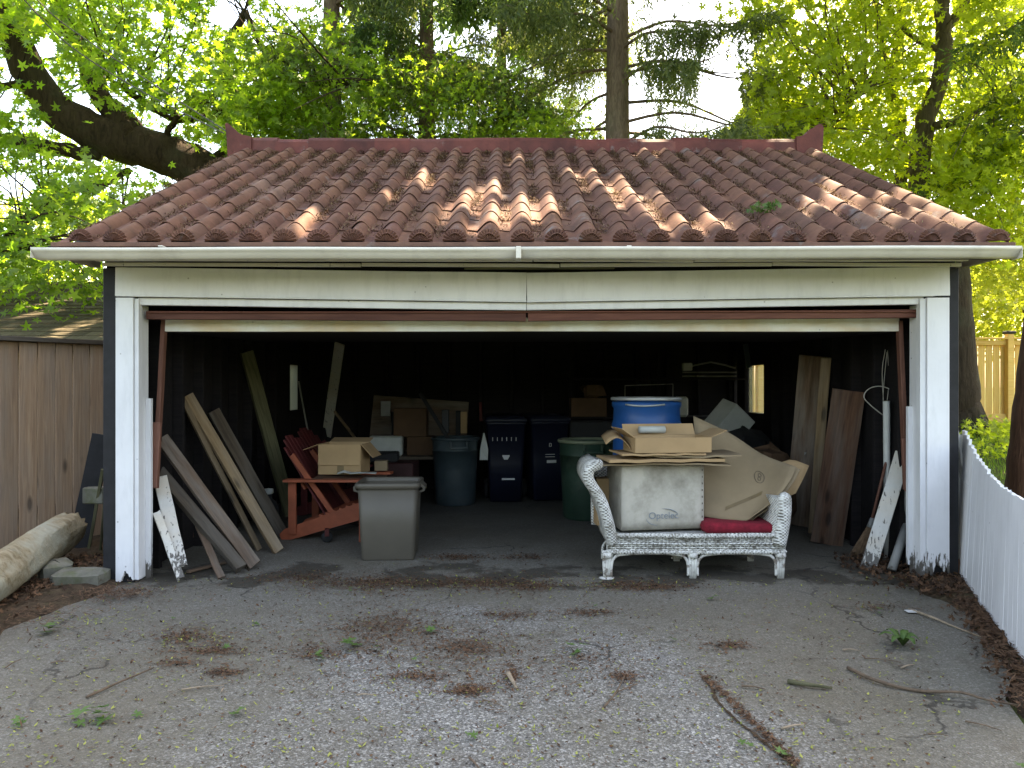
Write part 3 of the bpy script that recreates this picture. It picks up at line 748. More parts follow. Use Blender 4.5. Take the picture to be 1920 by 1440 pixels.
# neighbour's low building with a shingled roof
nbh = thing('neighbour_shed', 'low neighbouring building with mossy brown shingle roof behind the board fence', 'building', (-8.5, 12, 0))
b = MB(); b.bx(-12.5, -5.1, 9.15, 14.8, -.05, 2.0); b.build('wall', M['fence_brown'], nbh)
e0, e1 = V((0, 8.7, 1.94)), V((0, 12, 3.13))
b = MB(); b.prism([(8.7, 1.92), (12, 3.11), (15.3, 1.92), (15.3, 1.88), (12, 3.05), (8.7, 1.88)], -12.7, -4.75, Matrix(((0, 1, 0, 0), (1, 0, 0, 0), (0, 0, 1, 0), (0, 0, 0, 1))))
nroof = b.build('roof', M['shingle'], nbh)
sp_ = math.atan2(1.19, 3.3); SLn = math.hypot(1.19, 3.3); ncr = 18; te = SLn / ncr
SM = []
for wv_ in (.22, .27, .32):
    b = MB(); b.add([(0, 0, .018), (wv_ - .006, 0, .018), (wv_ - .006, te * 1.5, .004), (0, te * 1.5, .004), (0, 0, 0), (wv_ - .006, 0, 0), (wv_ - .006, te * 1.5, 0), (0, te * 1.5, 0)],
                    [(0, 1, 2, 3), (4, 5, 1, 0), (5, 6, 2, 1), (7, 4, 0, 3)]); m_ = b.mesh('shingle'); m_.materials.append(M['shingle']); SM.append((wv_, m_))
for r_ in range(ncr):
    x = -8.6 - rnd.uniform(0, .2)
    while x < -4.75:
        wv_, m_ = rnd.choice(SM); s0 = r_ * te + rnd.uniform(-.008, .008)
        o = bpy.data.objects.new('shingle', m_); COL.objects.link(o); o.parent = nroof
        o.location = V((x, 8.7 + s0 * math.cos(sp_), 1.925 + s0 * math.sin(sp_))) - OFF[nbh.name]; o.rotation_euler = (sp_, 0, rnd.uniform(-.01, .01)); x += wv_

# ------------------------------------------------------------------ things by the left post, outdoors
def log_mesh():
    b = MB(); P = [(-3.62, 6.12, .30), (-3.60, 5.9, .27), (-3.57, 5.6, .24), (-3.50, 5.25, .20), (-3.42, 4.9, .17), (-3.33, 4.5, .16), (-3.24, 4.1, .15), (-3.18, 3.8, .15)]
    Rr = [.135, .145, .142, .138, .140, .138, .142, .14]
    pts = []; rad = []
    for i in range(len(P) - 1):
        for k in range(5):
            q = k / 5; pts.append(V(P[i]).lerp(V(P[i + 1]), q)); rad.append(lerp(Rr[i], Rr[i + 1], q))
    pts.append(V(P[-1])); rad.append(Rr[-1])
    n = 34; vs = []; fs = []
    for i, p in enumerate(pts):
        t = (pts[min(i + 1, len(pts) - 1)] - pts[max(i - 1, 0)]).normalized(); u = t.cross(V((0, 0, 1))).normalized(); c = t.cross(u) * -1
        for k in range(n):
            a = 2 * math.pi * k / n
            r = rad[i] * (1 + .055 * math.sin(3 * a + i * .2) + .03 * math.sin(7 * a - i * .3) + rnd.uniform(-.02, .02) + .018 * math.sin(11 * a + i * .12))
            if i < 7: r *= 1 + .10 * max(0, math.sin(a * 2 + 1.0)) * (1 - i / 7)
            if i == 0: r *= rnd.uniform(.75, 1.0)
            vs.append(p + (u * math.cos(a) + c * math.sin(a)) * r + t * (rnd.uniform(-.03, .03) if i == 0 else 0))
    for i in range(len(pts) - 1):
        for k in range(n):
            k2 = (k + 1) % n; fs.append((i * n + k, i * n + k2, (i + 1) * n + k2, (i + 1) * n + k))
    cidx = len(vs); vs.append(pts[0] + V((0, -.05, 0)))
    for k in range(n): fs.append((cidx, (k + 1) % n, k))
    fs.append(tuple((len(pts) - 1) * n + k for k in range(n)))
    b.add(vs, fs); o = b.build('log', M['log'], None, True)
    setp(o, 'thick bleached bare log lying on the soil by the brown fence', 'log')
log_mesh()
def stone(name, c, size, rz, mat, label, seed, rough_=.12):
    q = random.Random(seed); b = MB(); n1, n2 = 9, 6; vs = []; fs = []
    for i in range(n2):
        ph = -math.pi / 2 + math.pi * i / (n2 - 1)
        for k in range(n1):
            a = 2 * math.pi * k / n1; x, y, z = math.cos(a) * math.cos(ph), math.sin(a) * math.cos(ph), math.sin(ph)
            f = lambda v: math.copysign(abs(v) ** .55, v)
            e = 1 + q.uniform(-rough_, rough_)
            vs.append((f(x) * size[0] / 2 * e, f(y) * size[1] / 2 * e, (f(z) * e + 1) * size[2] / 2))
    for i in range(n2 - 1):
        for k in range(n1):
            k2 = (k + 1) % n1; fs.append((i * n1 + k, i * n1 + k2, (i + 1) * n1 + k2, (i + 1) * n1 + k))
    b.add(vs, fs, Matrix.Translation(V(c)) @ Matrix.Rotation(rz, 4, 'Z')); o = b.build(name, mat)
    setp(o, label, 'stone'); return o
stone('stone', (-3.13, 5.42, .0), (.38, .26, .13), R(4), M['stone'], 'flat mossy stone slab at the foot of the left white post', 3, .07)
stone('stone', (-3.40, 5.55, .0), (.23, .2, .16), R(40), M['stone'], 'small angular mossy stone between the log and the stone slab', 5, .14)
stone('stone', (3.40, 5.58, .03), (.13, .10, .13), R(20), M['red_stone'], 'orange stone wedged at the corner of the white picket fence', 8, .12)
stone('stone', (3.42, 5.22, .02), (.10, .09, .10), R(20), M['stone'], 'small dark round stone in dead leaves under the picket fence', 9, .12)
# dark boards in the gap between fence and garage
plank('black_board', gr(146, 1030, .03), px(192, 815, 6.55), .16, .03, M['black'], None, (.3, -1, 0), label='wide black board leaning in gap between brown fence and garage', cat='board')
plank('mossy_stick', gr(166, 1032, .03), px(193, 880, 6.30), .025, .02, M['mossy'], None, (.3, -1, 0), label='thin mossy stick leaning beside the black board', cat='stick')
plank('mossy_stick', gr(188, 1034, .03), px(197, 925, 6.2), .02, .02, M['mossy'], None, (.3, -1, 0), label='short mossy stick close to the black garage corner', cat='stick')
b = MB(); p = px(186, 940, 6.4); b.bx(p.x - .12, p.x + .06, p.y - .05, p.y + .05, p.z - .08, p.z + .06, .01); o = b.build('concrete_block', M['stone']); 
setp(o, 'mossy block stuck behind the leaning mossy stick', 'block')
o.location.z = .45; 

# ------------------------------------------------------------------ boards leaning inside on the left
def lean(name, a, bpt, wid, th, mat, label, face=(.75, -.65, 0), cat='plank', **k):
    o = plank(name, a, bpt, wid, th, mat, None, face, label=label, cat=cat, **k); return o
up = .012
lean('white_board', gr(338, 1062, .10) + V((0, 0, 0)), px(300, 895, 5.92), .10, .028, M['plank_white'], 'clean white board leaning over a rotten one beside door arm', (.5, -.85, .1), 'board', ends=.012)
lean('rotten_board', gr(340, 1088, up), px(294, 962, 5.72), .055, .05, M['plank_white'], 'rotten white split board standing behind the left post', (.5, -.85, .1), 'board', ends=.02)
lean('brown_plank', gr(477, 1060, up + .02), px(303, 822, 6.02), .105, .045, M['plank_brown'], 'wide brown plank leaning steeply from floor to left door arm', (.55, -.7, .45), ends=.006)
lean('brown_beam', gr(452, 1066, up + .03), px(298, 885, 6.0), .085, .075, M['plank_dark'], 'dark rough beam leaning just under the wide brown plank', (.55, -.7, .45), 'beam', ends=.01)
lean('thin_plank', gr(415, 1083, up), px(372, 985, 5.93), .055, .02, M['plank_brown'], 'short thin brown plank propped against the dark beam', (.6, -.8, .1), ends=.006)
lean('knotty_plank', gr(523, 1034, up), px(352, 742, 6.62), .095, .04, M['plank_tan'], 'long tan plank with dark knots leaning on left wall', (.75, -.65, .2), ends=.01)
lean('lath', gr(486, 1030, up), px(338, 740, 6.55), .05, .03, M['plank_tan'], 'thin tan lath leaning parallel to the knotty plank', (.75, -.65, .2), 'lath', ends=.004)
lean('dark_plank', gr(528, 1000, up), px(400, 770, 7.1), .12, .035, M['plank_dark'], 'dark plank leaning behind the knotty plank', (.75, -.65, .2))
lean('dark_plank', gr(545, 965, up), px(462, 660, 8.0), .15, .04, M['mossy'], 'tall greenish dark plank leaning behind the red chair', (.75, -.65, .2))
lean('pale_board', gr(600, 905, up), px(637, 645, 9.6), .13, .03, M['plank_white'], 'tall pale narrow board standing against the dark back wall', (0, -1, 0), 'board')
lean('pole', gr(600, 930, up), px(560, 715, 9.4), .018, .018, M['pipe_grey'], 'thin grey pole leaning beside the left side window', (0, -1, 0), 'pole')
lean('pole', gr(730, 905, up), px(628, 772, 9.3), .03, .03, M['plank_tan'], 'light wooden pole slanting behind the open carton', (0, -1, 0), 'pole')
lean('sheet', px(352, 1010, 6.75), px(335, 755, 6.75), .36, .015, M['plank_red'], 'dark brown plywood sheet standing behind the leaning planks', (.85, -.5, 0), 'sheet').name = 'plywood_sheet'
lean('ground_lath', gr(352, 1072, .02), gr(445, 1048, .02), .04, .02, M['plank_brown'], 'brown lath lying flat on floor behind the short plank', (0, 0, 1), 'lath').name = 'floor_lath'
bu = thing('jug', 'dark bottle jug with pale neck standing behind dark leaning plank', 'jug', gr(503, 990), local=True)
b = MB(); b.lathe([(.0, 0), (.10, 0), (.11, .03), (.11, .2), (.08, .27), (.04, .30), (.04, .36)], n=16); b.build('body', M['rubber'], bu, True)
b = MB(); b.lathe([(.041, .35), (.055, .36), (.05, .40), (0, .41)], n=14); b.build('cap', M['dull_white'], bu, True)

# ------------------------------------------------------------------ Adirondack chairs
def chair(name, label, loc, rz, m1, m2):
    c = thing(name, label, 'chair', loc, rz, None, True)     # faces local +x, stands on z=0
    for y in (-.27, .27):
        b = MB(); b.prism([(-.45, .0), (-.36, .0), (.45, .24), (.47, .36), (.36, .38), (-.42, .10), (-.47, .05)], y - .018, y + .018); b.build('side_rail', m1, c)
        plank('rear_post', (-.335, y - .03 * (1 if y < 0 else -1), .06), (-.335, y - .03 * (1 if y < 0 else -1), .58), .075, .03, m1, c, (0, -1, 0))
        plank('front_leg', (.36, y - .04 * (1 if y < 0 else -1), .0), (.36, y - .04 * (1 if y < 0 else -1), .545), .085, .03, m1, c, (0, -1, 0))
        plank('arm', (-.40, y * 1.16, .565), (.46, y * 1.16, .575), .12, .025, m1, c, (0, 0, 1))
        plank('back_rail', (.05, y * .94, .24), (-.36, y * .94, .80), .05, .026, m1, c, (0, -1, 0))
    for k in range(8):
        t = k / 7; x = .40 - .46 * t; z = .375 - .155 * t
        plank('seat_slat', (x, -.285, z + .01), (x, .285, z + .01), .052, .018, m1, c, (.3, 0, 1), nseg=2)
    for k in range(6):
        y = -.215 + k * .086; top = .93 - .012 * abs(k - 2.5) ** 2 * 1.6
        a = V((-.02, y * .9, .20)); d = V((-.50, y * .12, .80)).normalized()
        plank('back_slat', a, a + d * (top - .02), .078, .017, m2, c, (1, 0, .6), nseg=2)
    plank('cross_rail', (-.25, -.25, .50), (-.25, .25, .50), .06, .02, m1, c, (1, 0, .6))
    return c
p = gr(600, 1000); ch1 = chair('adirondack_chair', 'red slatted garden chair facing the grey bin, carton on its arms', (-1.71, 7.32, 0), R(-6), M['chair_red'], M['chair_dark'])
ch2 = chair('adirondack_chair', 'dark red slatted garden chair behind the other, nearly hidden by cartons', (-1.95, 8.62, 0), R(-10), M['chair_dark'], M['chair_dark'])
ca = thing('caster', 'small caster wheel standing on floor under the red chair', 'wheel', gr(613, 1017), R(15), None, True)
b = MB(); b.lathe([(0, -.016), (.045, -.016), (.052, -.008), (.052, .008), (.045, .016), (0, .016)], n=18, M=Matrix.Translation((0, 0, .052)) @ Matrix.Rotation(R(90), 4, 'X')); b.build('tyre', M['rubber'], ca, True)
b = MB(); b.bx(-.02, .02, -.03, .03, .06, .13); b.build('bracket', M['chair_dark'], ca)

# tray board, carton and cloth on the chair
plank('tray_board', px(592, 896, 7.18), px(722, 897, 7.22), .34, .02, M['plank_red'], None, (0, 0, 1), label='shallow brown tray board lying across the chair arms', cat='tray').location.z += .0
def carton(name, label, loc, rz, w_, dp, h, flaps, mat, tape=None, th=.006, group=None):
    c = thing(name, label, 'carton', loc, rz, group, True); b = MB()
    b.bx(-w_ / 2, w_ / 2, -dp / 2, -dp / 2 + th, 0, h, .001); b.bx(-w_ / 2, w_ / 2, dp / 2 - th, dp / 2, 0, h, .001)
    b.bx(-w_ / 2, -w_ / 2 + th, -dp / 2 + th, dp / 2 - th, 0, h, .001); b.bx(w_ / 2 - th, w_ / 2, -dp / 2 + th, dp / 2 - th, 0, h, .001)
    b.bx(-w_ / 2 + th, w_ / 2 - th, -dp / 2 + th, dp / 2 - th, .001, .001 + th, .001); b.build('body', mat, c)
    for side, ang, ln in flaps:
        b = MB()
        if side in 'fb':
            s = -1 if side == 'f' else 1; b.cbox((0, s * ln / 2, 0), (w_ - .01, ln, th), None, .001)
            Mx = Matrix.Translation((0, s * (dp / 2 + .002), h)) @ Matrix.Rotation(-s * R(ang) * -1, 4, 'X')
        else:
            s = -1 if side == 'l' else 1; b.cbox((s * ln / 2, 0, 0), (ln, dp - .01, th), None, .001)
            Mx = Matrix.Translation((s * (w_ / 2 + .002), 0, h)) @ Matrix.Rotation(-s * R(ang), 4, 'Y')
        o = b.build('flap', mat, c); o.matrix_local = Mx
    if tape:
        b = MB()
        for x0, x1, z0, z1 in tape: b.bx(x0, x1, -dp / 2 - .0035, -dp / 2 - .001, z0, z1, .0005)
        b.build('tape', M['tape'], c)
    return c
zt = .600
carton('carton', 'open tan carton sitting on tray board on the red chair', (-1.655, 7.38, zt + .001), R(-4), .42, .34, .29, (('f', -86, .20), ('b', 12, .16), ('r', -48, .17), ('l', -20, .16)), M['cardboard'], [(-.02, .045, 0, .085)])
def cloth(name, label, pts, wid, mat):
    b = MB(); P = []
    for i, q in enumerate(pts):
        q = V(q); P.append([q + V((0, -wid / 2, rnd.uniform(-.006, .012))), q + V((0, -wid / 6, rnd.uniform(0, .02))), q + V((0, wid / 6, rnd.uniform(0, .02))), q + V((0, wid / 2, rnd.uniform(-.006, .012)))])
    b.sheet(P, .004); o = b.build(name, mat, None, True); setp(o, label, 'rag'); return o
cloth('rag', 'crumpled pale rag lying on tray in front of the open carton', [(-1.66, 7.14, .618), (-1.60, 7.13, .63), (-1.54, 7.13, .615), (-1.46, 7.14, .625), (-1.38, 7.15, .62), (-1.30, 7.15, .618)], .10, M['dull_white'])

# ------------------------------------------------------------------ square grey bin
bn = thing('square_bin', 'grey brown square plastic bin with side handles standing on the floor', 'bin', (-1.045, 6.42, 0), R(2), None, True)
def rbox_ring(hw, hd, r, z, n=5):
    out_ = []
    for cx_, cy_, a0 in ((hw - r, hd - r, 0), (-hw + r, hd - r, 90), (-hw + r, -hd + r, 180), (hw - r, -hd + r, 270)):
        for k in range(n): a = R(a0 + 90 * k / (n - 1)); out_.append((cx_ + r * math.cos(a), cy_ + r * math.sin(a), z))
    return out_
def loft(b, rings, cap0=True, cap1=False):
    n = len(rings[0]); vs = [p for r in rings for p in r]; fs = []
    for i in range(len(rings) - 1):
        for k in range(n):
            k2 = (k + 1) % n; fs.append((i * n + k, i * n + k2, (i + 1) * n + k2, (i + 1) * n + k))
    if cap0: fs.append(tuple(range(n))[::-1])
    if cap1: fs.append(tuple((len(rings) - 1) * n + k for k in range(n)))
    b.add(vs, fs)
b = MB()
loft(b, [rbox_ring(.215, .19, .03, .0), rbox_ring(.222, .197, .04, .012), rbox_ring(.235, .21, .045, .30), rbox_ring(.25, .225, .05, .615), rbox_ring(.245, .22, .05, .615), rbox_ring(.23, .205, .045, .30), rbox_ring(.213, .188, .04, .02)], True, True)
b.build('body', M['bin_grey'], bn, True)
b = MB(); loft(b, [rbox_ring(.250, .225, .05, .600), rbox_ring(.268, .243, .055, .603), rbox_ring(.270, .245, .055, .640), rbox_ring(.262, .237, .052, .648), rbox_ring(.246, .221, .05, .640), rbox_ring(.246, .221, .05, .603)], False); b.build('rim', M['bin_grey'], bn, True)
for s in (-1, 1):
    b = MB(); b.prism([(s * .255, .55), (s * .30, .565), (s * .305, .60), (s * .265, .636), (s * .262, .60), (s * .285, .59), (s * .28, .575), (s * .255, .565)][::s], -.09, .09); b.build('handle', M['bin_grey'], bn)

# ------------------------------------------------------------------ round cans
def round_can(name, label, loc, rz, r, h, mat, rimmat=None):
    c = thing(name, label, 'trash can', loc, rz, None, True); b = MB()
    b.lathe([(0, .0), (r * .80, 0), (r * .84, .02), (r * .90, h * .5), (r * .95, h * .80), (r * .965, h * .80), (r * .965, h * .815), (r * .95, h * .82), (r * .97, h * .97), (r * .94, h * .97), (r * .88, h * .5), (r * .80, .03), (0, .03)], n=36)
    b.build('body', mat, c, True)
    b = MB(); b.lathe([(r * .96, h * .955), (r * 1.02, h * .96), (r * 1.03, h * .985), (r, h), (r * .95, h * .995), (r * .945, h * .96)], n=36); b.build('rim', rimmat or mat, c, True)
    for s in (-1, 1):
        b = MB()
        b.bx(-.11, .11, r * .93, r * 1.06, h * .84, h * .875, .008); b.bx(-.11, -.085, r * .93, r * 1.05, h * .876, h * .95, .006); b.bx(.085, .11, r * .93, r * 1.05, h * .876, h * .95, .006)
        o = b.build('handle', mat, c); o.rotation_euler = (0, 0, 0 if s > 0 else math.pi)
    return c
p = gr(851, 950); round_can('trash_can', 'blue grey round trash can between square bin and dark carts', (p.x, p.y + .25, 0), R(12), .295, .83, M['can_grey'])
p = gr(1103, 976); round_can('trash_can', 'green round trash can beside the white wicker loveseat', (p.x, p.y + .2, 0), R(8), .31, .87, M['can_green'], m_plain('pale_green_rim', (.16, .18, .12), .5))
plank('dark_pole', px(858, 850, 9.1), px(788, 738, 9.45), .045, .045, M['rubber'], None, (0, -1, 0), label='black pole sticking out of the blue grey trash can', cat='pole')
# wheeled carts
def cart(name, label, loc, rz, marks):
    c = thing(name, label, 'wheeled cart', loc, rz, None, True); b = MB()
    loft(b, [rbox_ring(.20, .24, .04, .02), rbox_ring(.22, .27, .04, .5), rbox_ring(.245, .31, .04, .98), rbox_ring(.255, .32, .04, .985), rbox_ring(.255, .32, .04, 1.01)], True, True); b.build('body', M['cart_blue'], c, True)
    b = MB(); loft(b, [rbox_ring(.265, .335, .05, 1.012), rbox_ring(.268, .338, .05, 1.04), rbox_ring(.24, .30, .05, 1.085), rbox_ring(.15, .2, .04, 1.10)], True, True); b.build('lid', M['cart_blue'], c, True)
    b = MB(); b.tube([(-.22, .38, 1.0), (-.22, .40, 1.02), (.22, .40, 1.02), (.22, .38, 1.0)], .014, 6); b.build('handle_bar', M['cart_blue'], c)
    for s in (-1, 1):
        b = MB(); b.lathe([(0, -.03), (.10, -.03), (.125, -.02), (.125, .02), (.10, .03), (0, .03)], n=22, M=Matrix.Translation((s * .235, .22, .125)) @ Matrix.Rotation(R(90), 4, 'Y')); b.build('wheel', M['rubber'], c, True)
    for kind, x, z, w_, h in marks:
        yy = -.24 - (z - .02) * .0708 - .005; b = MB()
        b.bx(x - w_ / 2, x + w_ / 2, yy - .002, yy + .012, z - h / 2, z + h / 2, .0008)
        b.build('printed_mark', M['label_white'], c)
    return c
cart('wheeled_cart', 'dark blue wheeled cart with row of white ticks by grey trash can', (-.09, 9.55, 0), R(3), [('t', -.165 + k * .058, .80, .008, .045) for k in range(6)] + [('b', .0, .59, .09, .02), ('b', .0, .57, .07, .02), ('b', .0, .555, .05, .02), ('b', .03, .30, .16, .022)])
cart('wheeled_cart', 'dark blue wheeled cart with slanted white label by green trash can', (.42, 9.65, 0), R(12), [('b', 0, .70, .02, .006), ('b', -.012, .72, .006, .04), ('b', .012, .72, .006, .04), ('b', 0, .74, .02, .006), ('b', 0, .60, .12, .006), ('b', 0, .57, .12, .006), ('b', .02, .51, .12, .035)])
b = MB(); p = px(907, 835, 9.2); b.add([(p.x - .05, p.y, p.z - .18), (p.x + .05, p.y, p.z - .18), (p.x + .055, p.y, p.z - .05), (p.x + .01, p.y, p.z + .15), (p.x - .005, p.y, p.z + .15), (p.x - .045, p.y + .02, p.z - .05),
      (p.x - .05, p.y + .03, p.z - .18), (p.x + .05, p.y + .03, p.z - .18), (p.x + .055, p.y + .04, p.z - .05), (p.x + .01, p.y + .03, p.z + .15), (p.x - .005, p.y + .03, p.z + .15), (p.x - .045, p.y + .05, p.z - .05)],
      [(0, 1, 2, 3, 4, 5), (11, 10, 9, 8, 7, 6), (0, 6, 7, 1), (1, 7, 8, 2), (2, 8, 9, 3), (4, 10, 11, 5), (5, 11, 6, 0), (3, 9, 10, 4)]); o = b.build('hanging_bag', M['dull_white'])
setp(o, 'pale narrow bag hanging from the cart with white ticks', 'bag')

# ------------------------------------------------------------------ cartons and boards at the back left
BX = M['cardboard_dark']
def box(name, label, c, size, rz, mat, cat='box', ch=.004):
    b = MB(); b.cbox((0, 0, size[2] / 2), size, Matrix.Translation(V(c)) @ Matrix.Rotation(rz, 4, 'Z'), ch); o = b.build(name, mat); setp(o, label, cat); return o
# a low bench carries the back rows
bench = thing('workbench', 'low dark wooden bench loaded with cartons at the back wall', 'bench', (-1.25, 9.7, 0))
plank('bench_top', (-2.1, 9.75, .55), (-.5, 9.75, .55), .7, .04, M['plank_dark'], bench, (0, 0, 1))
for x in (-2.05, -.55):
    for y in (9.47, 10.03): plank('leg', (x, y, 0), (x, y, .53), .07, .07, M['plank_dark'], bench)
sp1 = thing('display_board', 'wide pale patched board standing behind cartons at the back', 'board', (-1.25, 10.02, .572))
b = MB(); a0, a1, a2, a3 = px(690, 826, 10.0), px(874, 826, 10.0), px(879, 754, 10.1), px(701, 741, 10.1)
for q in (a0, a1): q.z = .575
b.sheet([[a0, a1], [a3, a2]], .012); b.build('panel', M['plank_brown'], sp1)
for i, (x0, x1, y0, y1, m_) in enumerate(((735, 745, 772, 815, 'rubber'), (855, 864, 770, 815, 'rubber'), (829, 842, 768, 812, 'cart_blue'), (864, 876, 772, 812, 'cardboard'), (715, 733, 752, 780, 'pipe_grey'))):
    p0, p1 = px(x0, y1, 9.98), px(x1, y0, 9.98); b = MB(); b.bx(p0.x, p1.x, 9.93, 9.975, p0.z, p1.z); b.build('patch', M[m_], sp1)
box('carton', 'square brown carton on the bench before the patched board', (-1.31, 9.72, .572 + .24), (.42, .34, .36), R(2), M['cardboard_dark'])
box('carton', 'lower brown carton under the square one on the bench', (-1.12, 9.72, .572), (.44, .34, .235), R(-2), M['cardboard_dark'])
box('storage_box', 'pale plastic case beside the brown cartons on the bench', (-1.60, 9.50, .572), (.42, .22, .25), R(3), M['dull_white'], 'case', .02)
box('flat_case', 'flat dark case lying behind the open carton on red chair', (-1.55, 8.55, .62), (.5, .35, .10), R(5), M['rubber'], 'case', .015).location.z = .60
box('small_box', 'small beige box beside the open carton on the chair', (-1.33, 7.6, .60), (.13, .12, .10), R(5), M['cardboard_grey'], 'box')
box('dark_box', 'low dark reddish box behind the open carton on chair', (-1.30, 8.5, 0), (.42, .4, .60), R(-3), m_plain('dark_red_lacquer', (.035, .008, .008), .6), 'box', .01)
plank('red_stick', px(902, 790, 9.9), px(901, 755, 10.0), .04, .03, M['chair_dark'], None, label='short red stick standing behind the carts', cat='stick')

# ------------------------------------------------------------------ back right: drum, shelves, junk
cr = box('wooden_crate', 'dark crate carrying the blue drum', (1.27, 7.05, 0), (.62, .6, .44), R(4), M['plank_dark'], 'crate', .01)
dr = thing('drum', 'bright blue plastic drum with galvanised ring behind the loveseat', 'drum', (1.27, 7.05, .442), 0, None, True)
b = MB(); b.lathe([(0, 0), (.28, 0), (.305, .03), (.315, .2), (.325, .22), (.325, .26), (.315, .28), (.315, .6), (.325, .62), (.325, .66), (.315, .68), (.308, .80), (.325, .83), (.325, .865), (.30, .87), (.298, .70), (0, .68)], n=44); b.build('body', M['drum_blue'], dr, True)
b = MB(); b.lathe([(.322, .880), (.334, .883), (.336, .903), (.325, .910), (.302, .909), (.30, .88)], n=44); b.build('ring', M['steel'], dr, True)
b = MB(); b.tube([(.33 * math.cos(R(a)), .33 * math.sin(R(a)), .845 - .012 * math.sin(R((a - 225) * 3))) for a in range(225, 290, 8)], .009, 6); b.build('clasp', M['steel'], dr, True)
sh = thing('shelf_unit', 'dark steel shelves crowded with junk on the back wall', 'shelves', (1.95, 9.9, 0))
for z in (.5, 1.05, 1.55): plank('shelf', (.75, 9.9, z), (3.05, 9.9, z), .5, .025, M['inner'], sh, (0, 0, 1))
for x in (.77, 1.9, 3.03):
    for y in (9.67, 10.13): plank('upright', (x, y, 0), (x, y, 1.9), .04, .03, M['inner'], sh)
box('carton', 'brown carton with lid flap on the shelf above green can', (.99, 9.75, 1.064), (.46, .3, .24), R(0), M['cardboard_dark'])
o = stone('brown_bag', (1.06, 9.75, 1.305), (.30, .22, .16), R(5), M['cardboard_dark'], 'crumpled brown bag lying on top of the shelf carton', 21, .25); o['category'] = 'bag'
o = box('black_tote', 'black plastic tote on the shelf under the brown carton', (1.03, 9.6, .514), (.6, .42, .5), R(0), M['rubber'], 'tote', .02)
wf = thing('bottle_rack', 'thin wire rack with small jugs behind the blue drum', 'rack', (1.78, 9.65, 1.064), 0, None, True)
b = MB(); b.tube([(-.32, 0, 0), (-.32, 0, .40), (.30, 0, .42), (.30, 0, 0)], .008, 5); b.build('bar', M['pipe_grey'], wf)
for x in (-.24, .22):
    b = MB(); b.lathe([(0, 0), (.06, 0), (.065, .15), (.03, .2), (.03, .25), (0, .25)], (x, .05, 0), 12); b.build('jug', M['can_grey'], wf, True)
ro = stone('junk_pile', (2.35, 9.6, .518), (.5, .35, .38), R(8), M['can_green'], 'heap of green and dark garden bags on the shelf beside the drum', 23, .3); ro['category'] = 'heap'
box('white_jug', 'pale rectangular jug on the shelf by the green bags', (2.16, 9.55, 1.064), (.16, .14, .26), R(15), M['dull_white'], 'jug', .03)
coil = thing('hose_reel', 'dark cable looped over rails on the upper shelf', 'cable', (2.55, 9.6, 1.565), 0, None, True)
b = MB(); b.tube([(-.35, 0, .10), (-.2, 0, .16), (0, -.02, .2), (.2, 0, .16), (.32, 0, .12)], .012, 6); b.build('cable', M['pipe_grey'], coil, True)
for z in (.02, .07):
    b = MB(); b.tube([(-.36, 0, z), (.34, .02, z)], .010, 6); b.build('rail', M['pipe_grey'], coil)
b = MB(); b.bx(-.36, -.24, -.05, .05, .09, .19, .01); b.build('plug_box', M['dull_white'], coil)
tb = MB(); tb.cbox((0, 0, 0), (.34, .30, .34), Matrix.Translation(px(1368, 790, 8.6)) @ Euler((R(15), R(38), R(25))).to_matrix().to_4x4(), .004); o = tb.build('carton', M['dull_white'])
setp(o, 'pale grey carton tipped on its corner below right side window', 'carton')
pb = stone('black_bag', (2.62, 8.5, .0), (.75, .6, .95), R(30), M['rubber'], 'black stuffed rubbish bag under the right side window', 31, .15); pb['category'] = 'bag'
ob2 = stone('brown_sack', (2.62, 7.6, .0), (.5, .4, .86), R(30), M['cardboard_dark'], 'dark brown sack behind the bent cardboard sheet', 33, .12); ob2['category'] = 'sack'
plank('hanging_strap', px(1398, 645, 9.1), px(1404, 690, 9.1), .06, .02, M['can_grey'], None, label='faded strap hanging above the right side window', cat='strap')

# ------------------------------------------------------------------ wicker loveseat
ls = thing('wicker_loveseat', 'peeling white wicker loveseat with red cushion and cardboard piled on it', 'loveseat', (1.38, 5.95, 0))
D0 = 5.64
def ppath(pts, d): return [px(x, y, d) for x, y in pts]
def smooth(pts, n=6):
    P = [V(p) for p in pts]; P = [P[0] * 2 - P[1]] + P + [P[-1] * 2 - P[-2]]; out_ = []
    for i in range(1, len(P) - 2):
        for k in range(n):
            t = k / n; a, b_, c, e = P[i - 1:i + 3]
            out_.append(.5 * ((2 * b_) + (c - a) * t + (2 * a - 5 * b_ + 4 * c - e) * t * t + (3 * b_ - a - 3 * c + e) * t ** 3))
    out_.append(P[-2]); return out_
SY0, SY1 = 5.66, 6.24
b = MB(); b.bx(.735, 2.055, SY0 + .02, SY1, .255, .318, .015); b.build('seat', M['wicker'], ls)
b = MB(); b.bx(.727, 2.063, SY0 + .004, SY0 + .019, .205, .322, .004); sk = b.build('skirt', M['wicker_gap'], ls)
def weave(f, nrm_, nu, nv, amp, r, rs, parent):
    b = MB()
    for j in range(nv):
        v_ = (j + .5) / nv; pts = []; jit_ = rnd.uniform(-.08, .08) / nv
        for i in range(2 * nu + 1): pts.append(f(i / (2 * nu), v_ + jit_ + rnd.uniform(-.06, .06) / nv) + nrm_ * (amp * math.sin(math.pi * (i / 2 + j)) if i % 2 else amp * .9 * (-1) ** (i // 2 + j)))
        b.tube(pts, [r * rnd.uniform(.8, 1.2) for _ in pts], 4)
    for i in range(nu + 1):
        b.tube([f(min(1, (i + rnd.uniform(-.08, .08)) / nu if 0 < i < nu else i / nu), k / 3) for k in range(4)], rs, 4)
    o = b.build('weave', M['strand'], parent, True); o['kind'] = 'stuff'
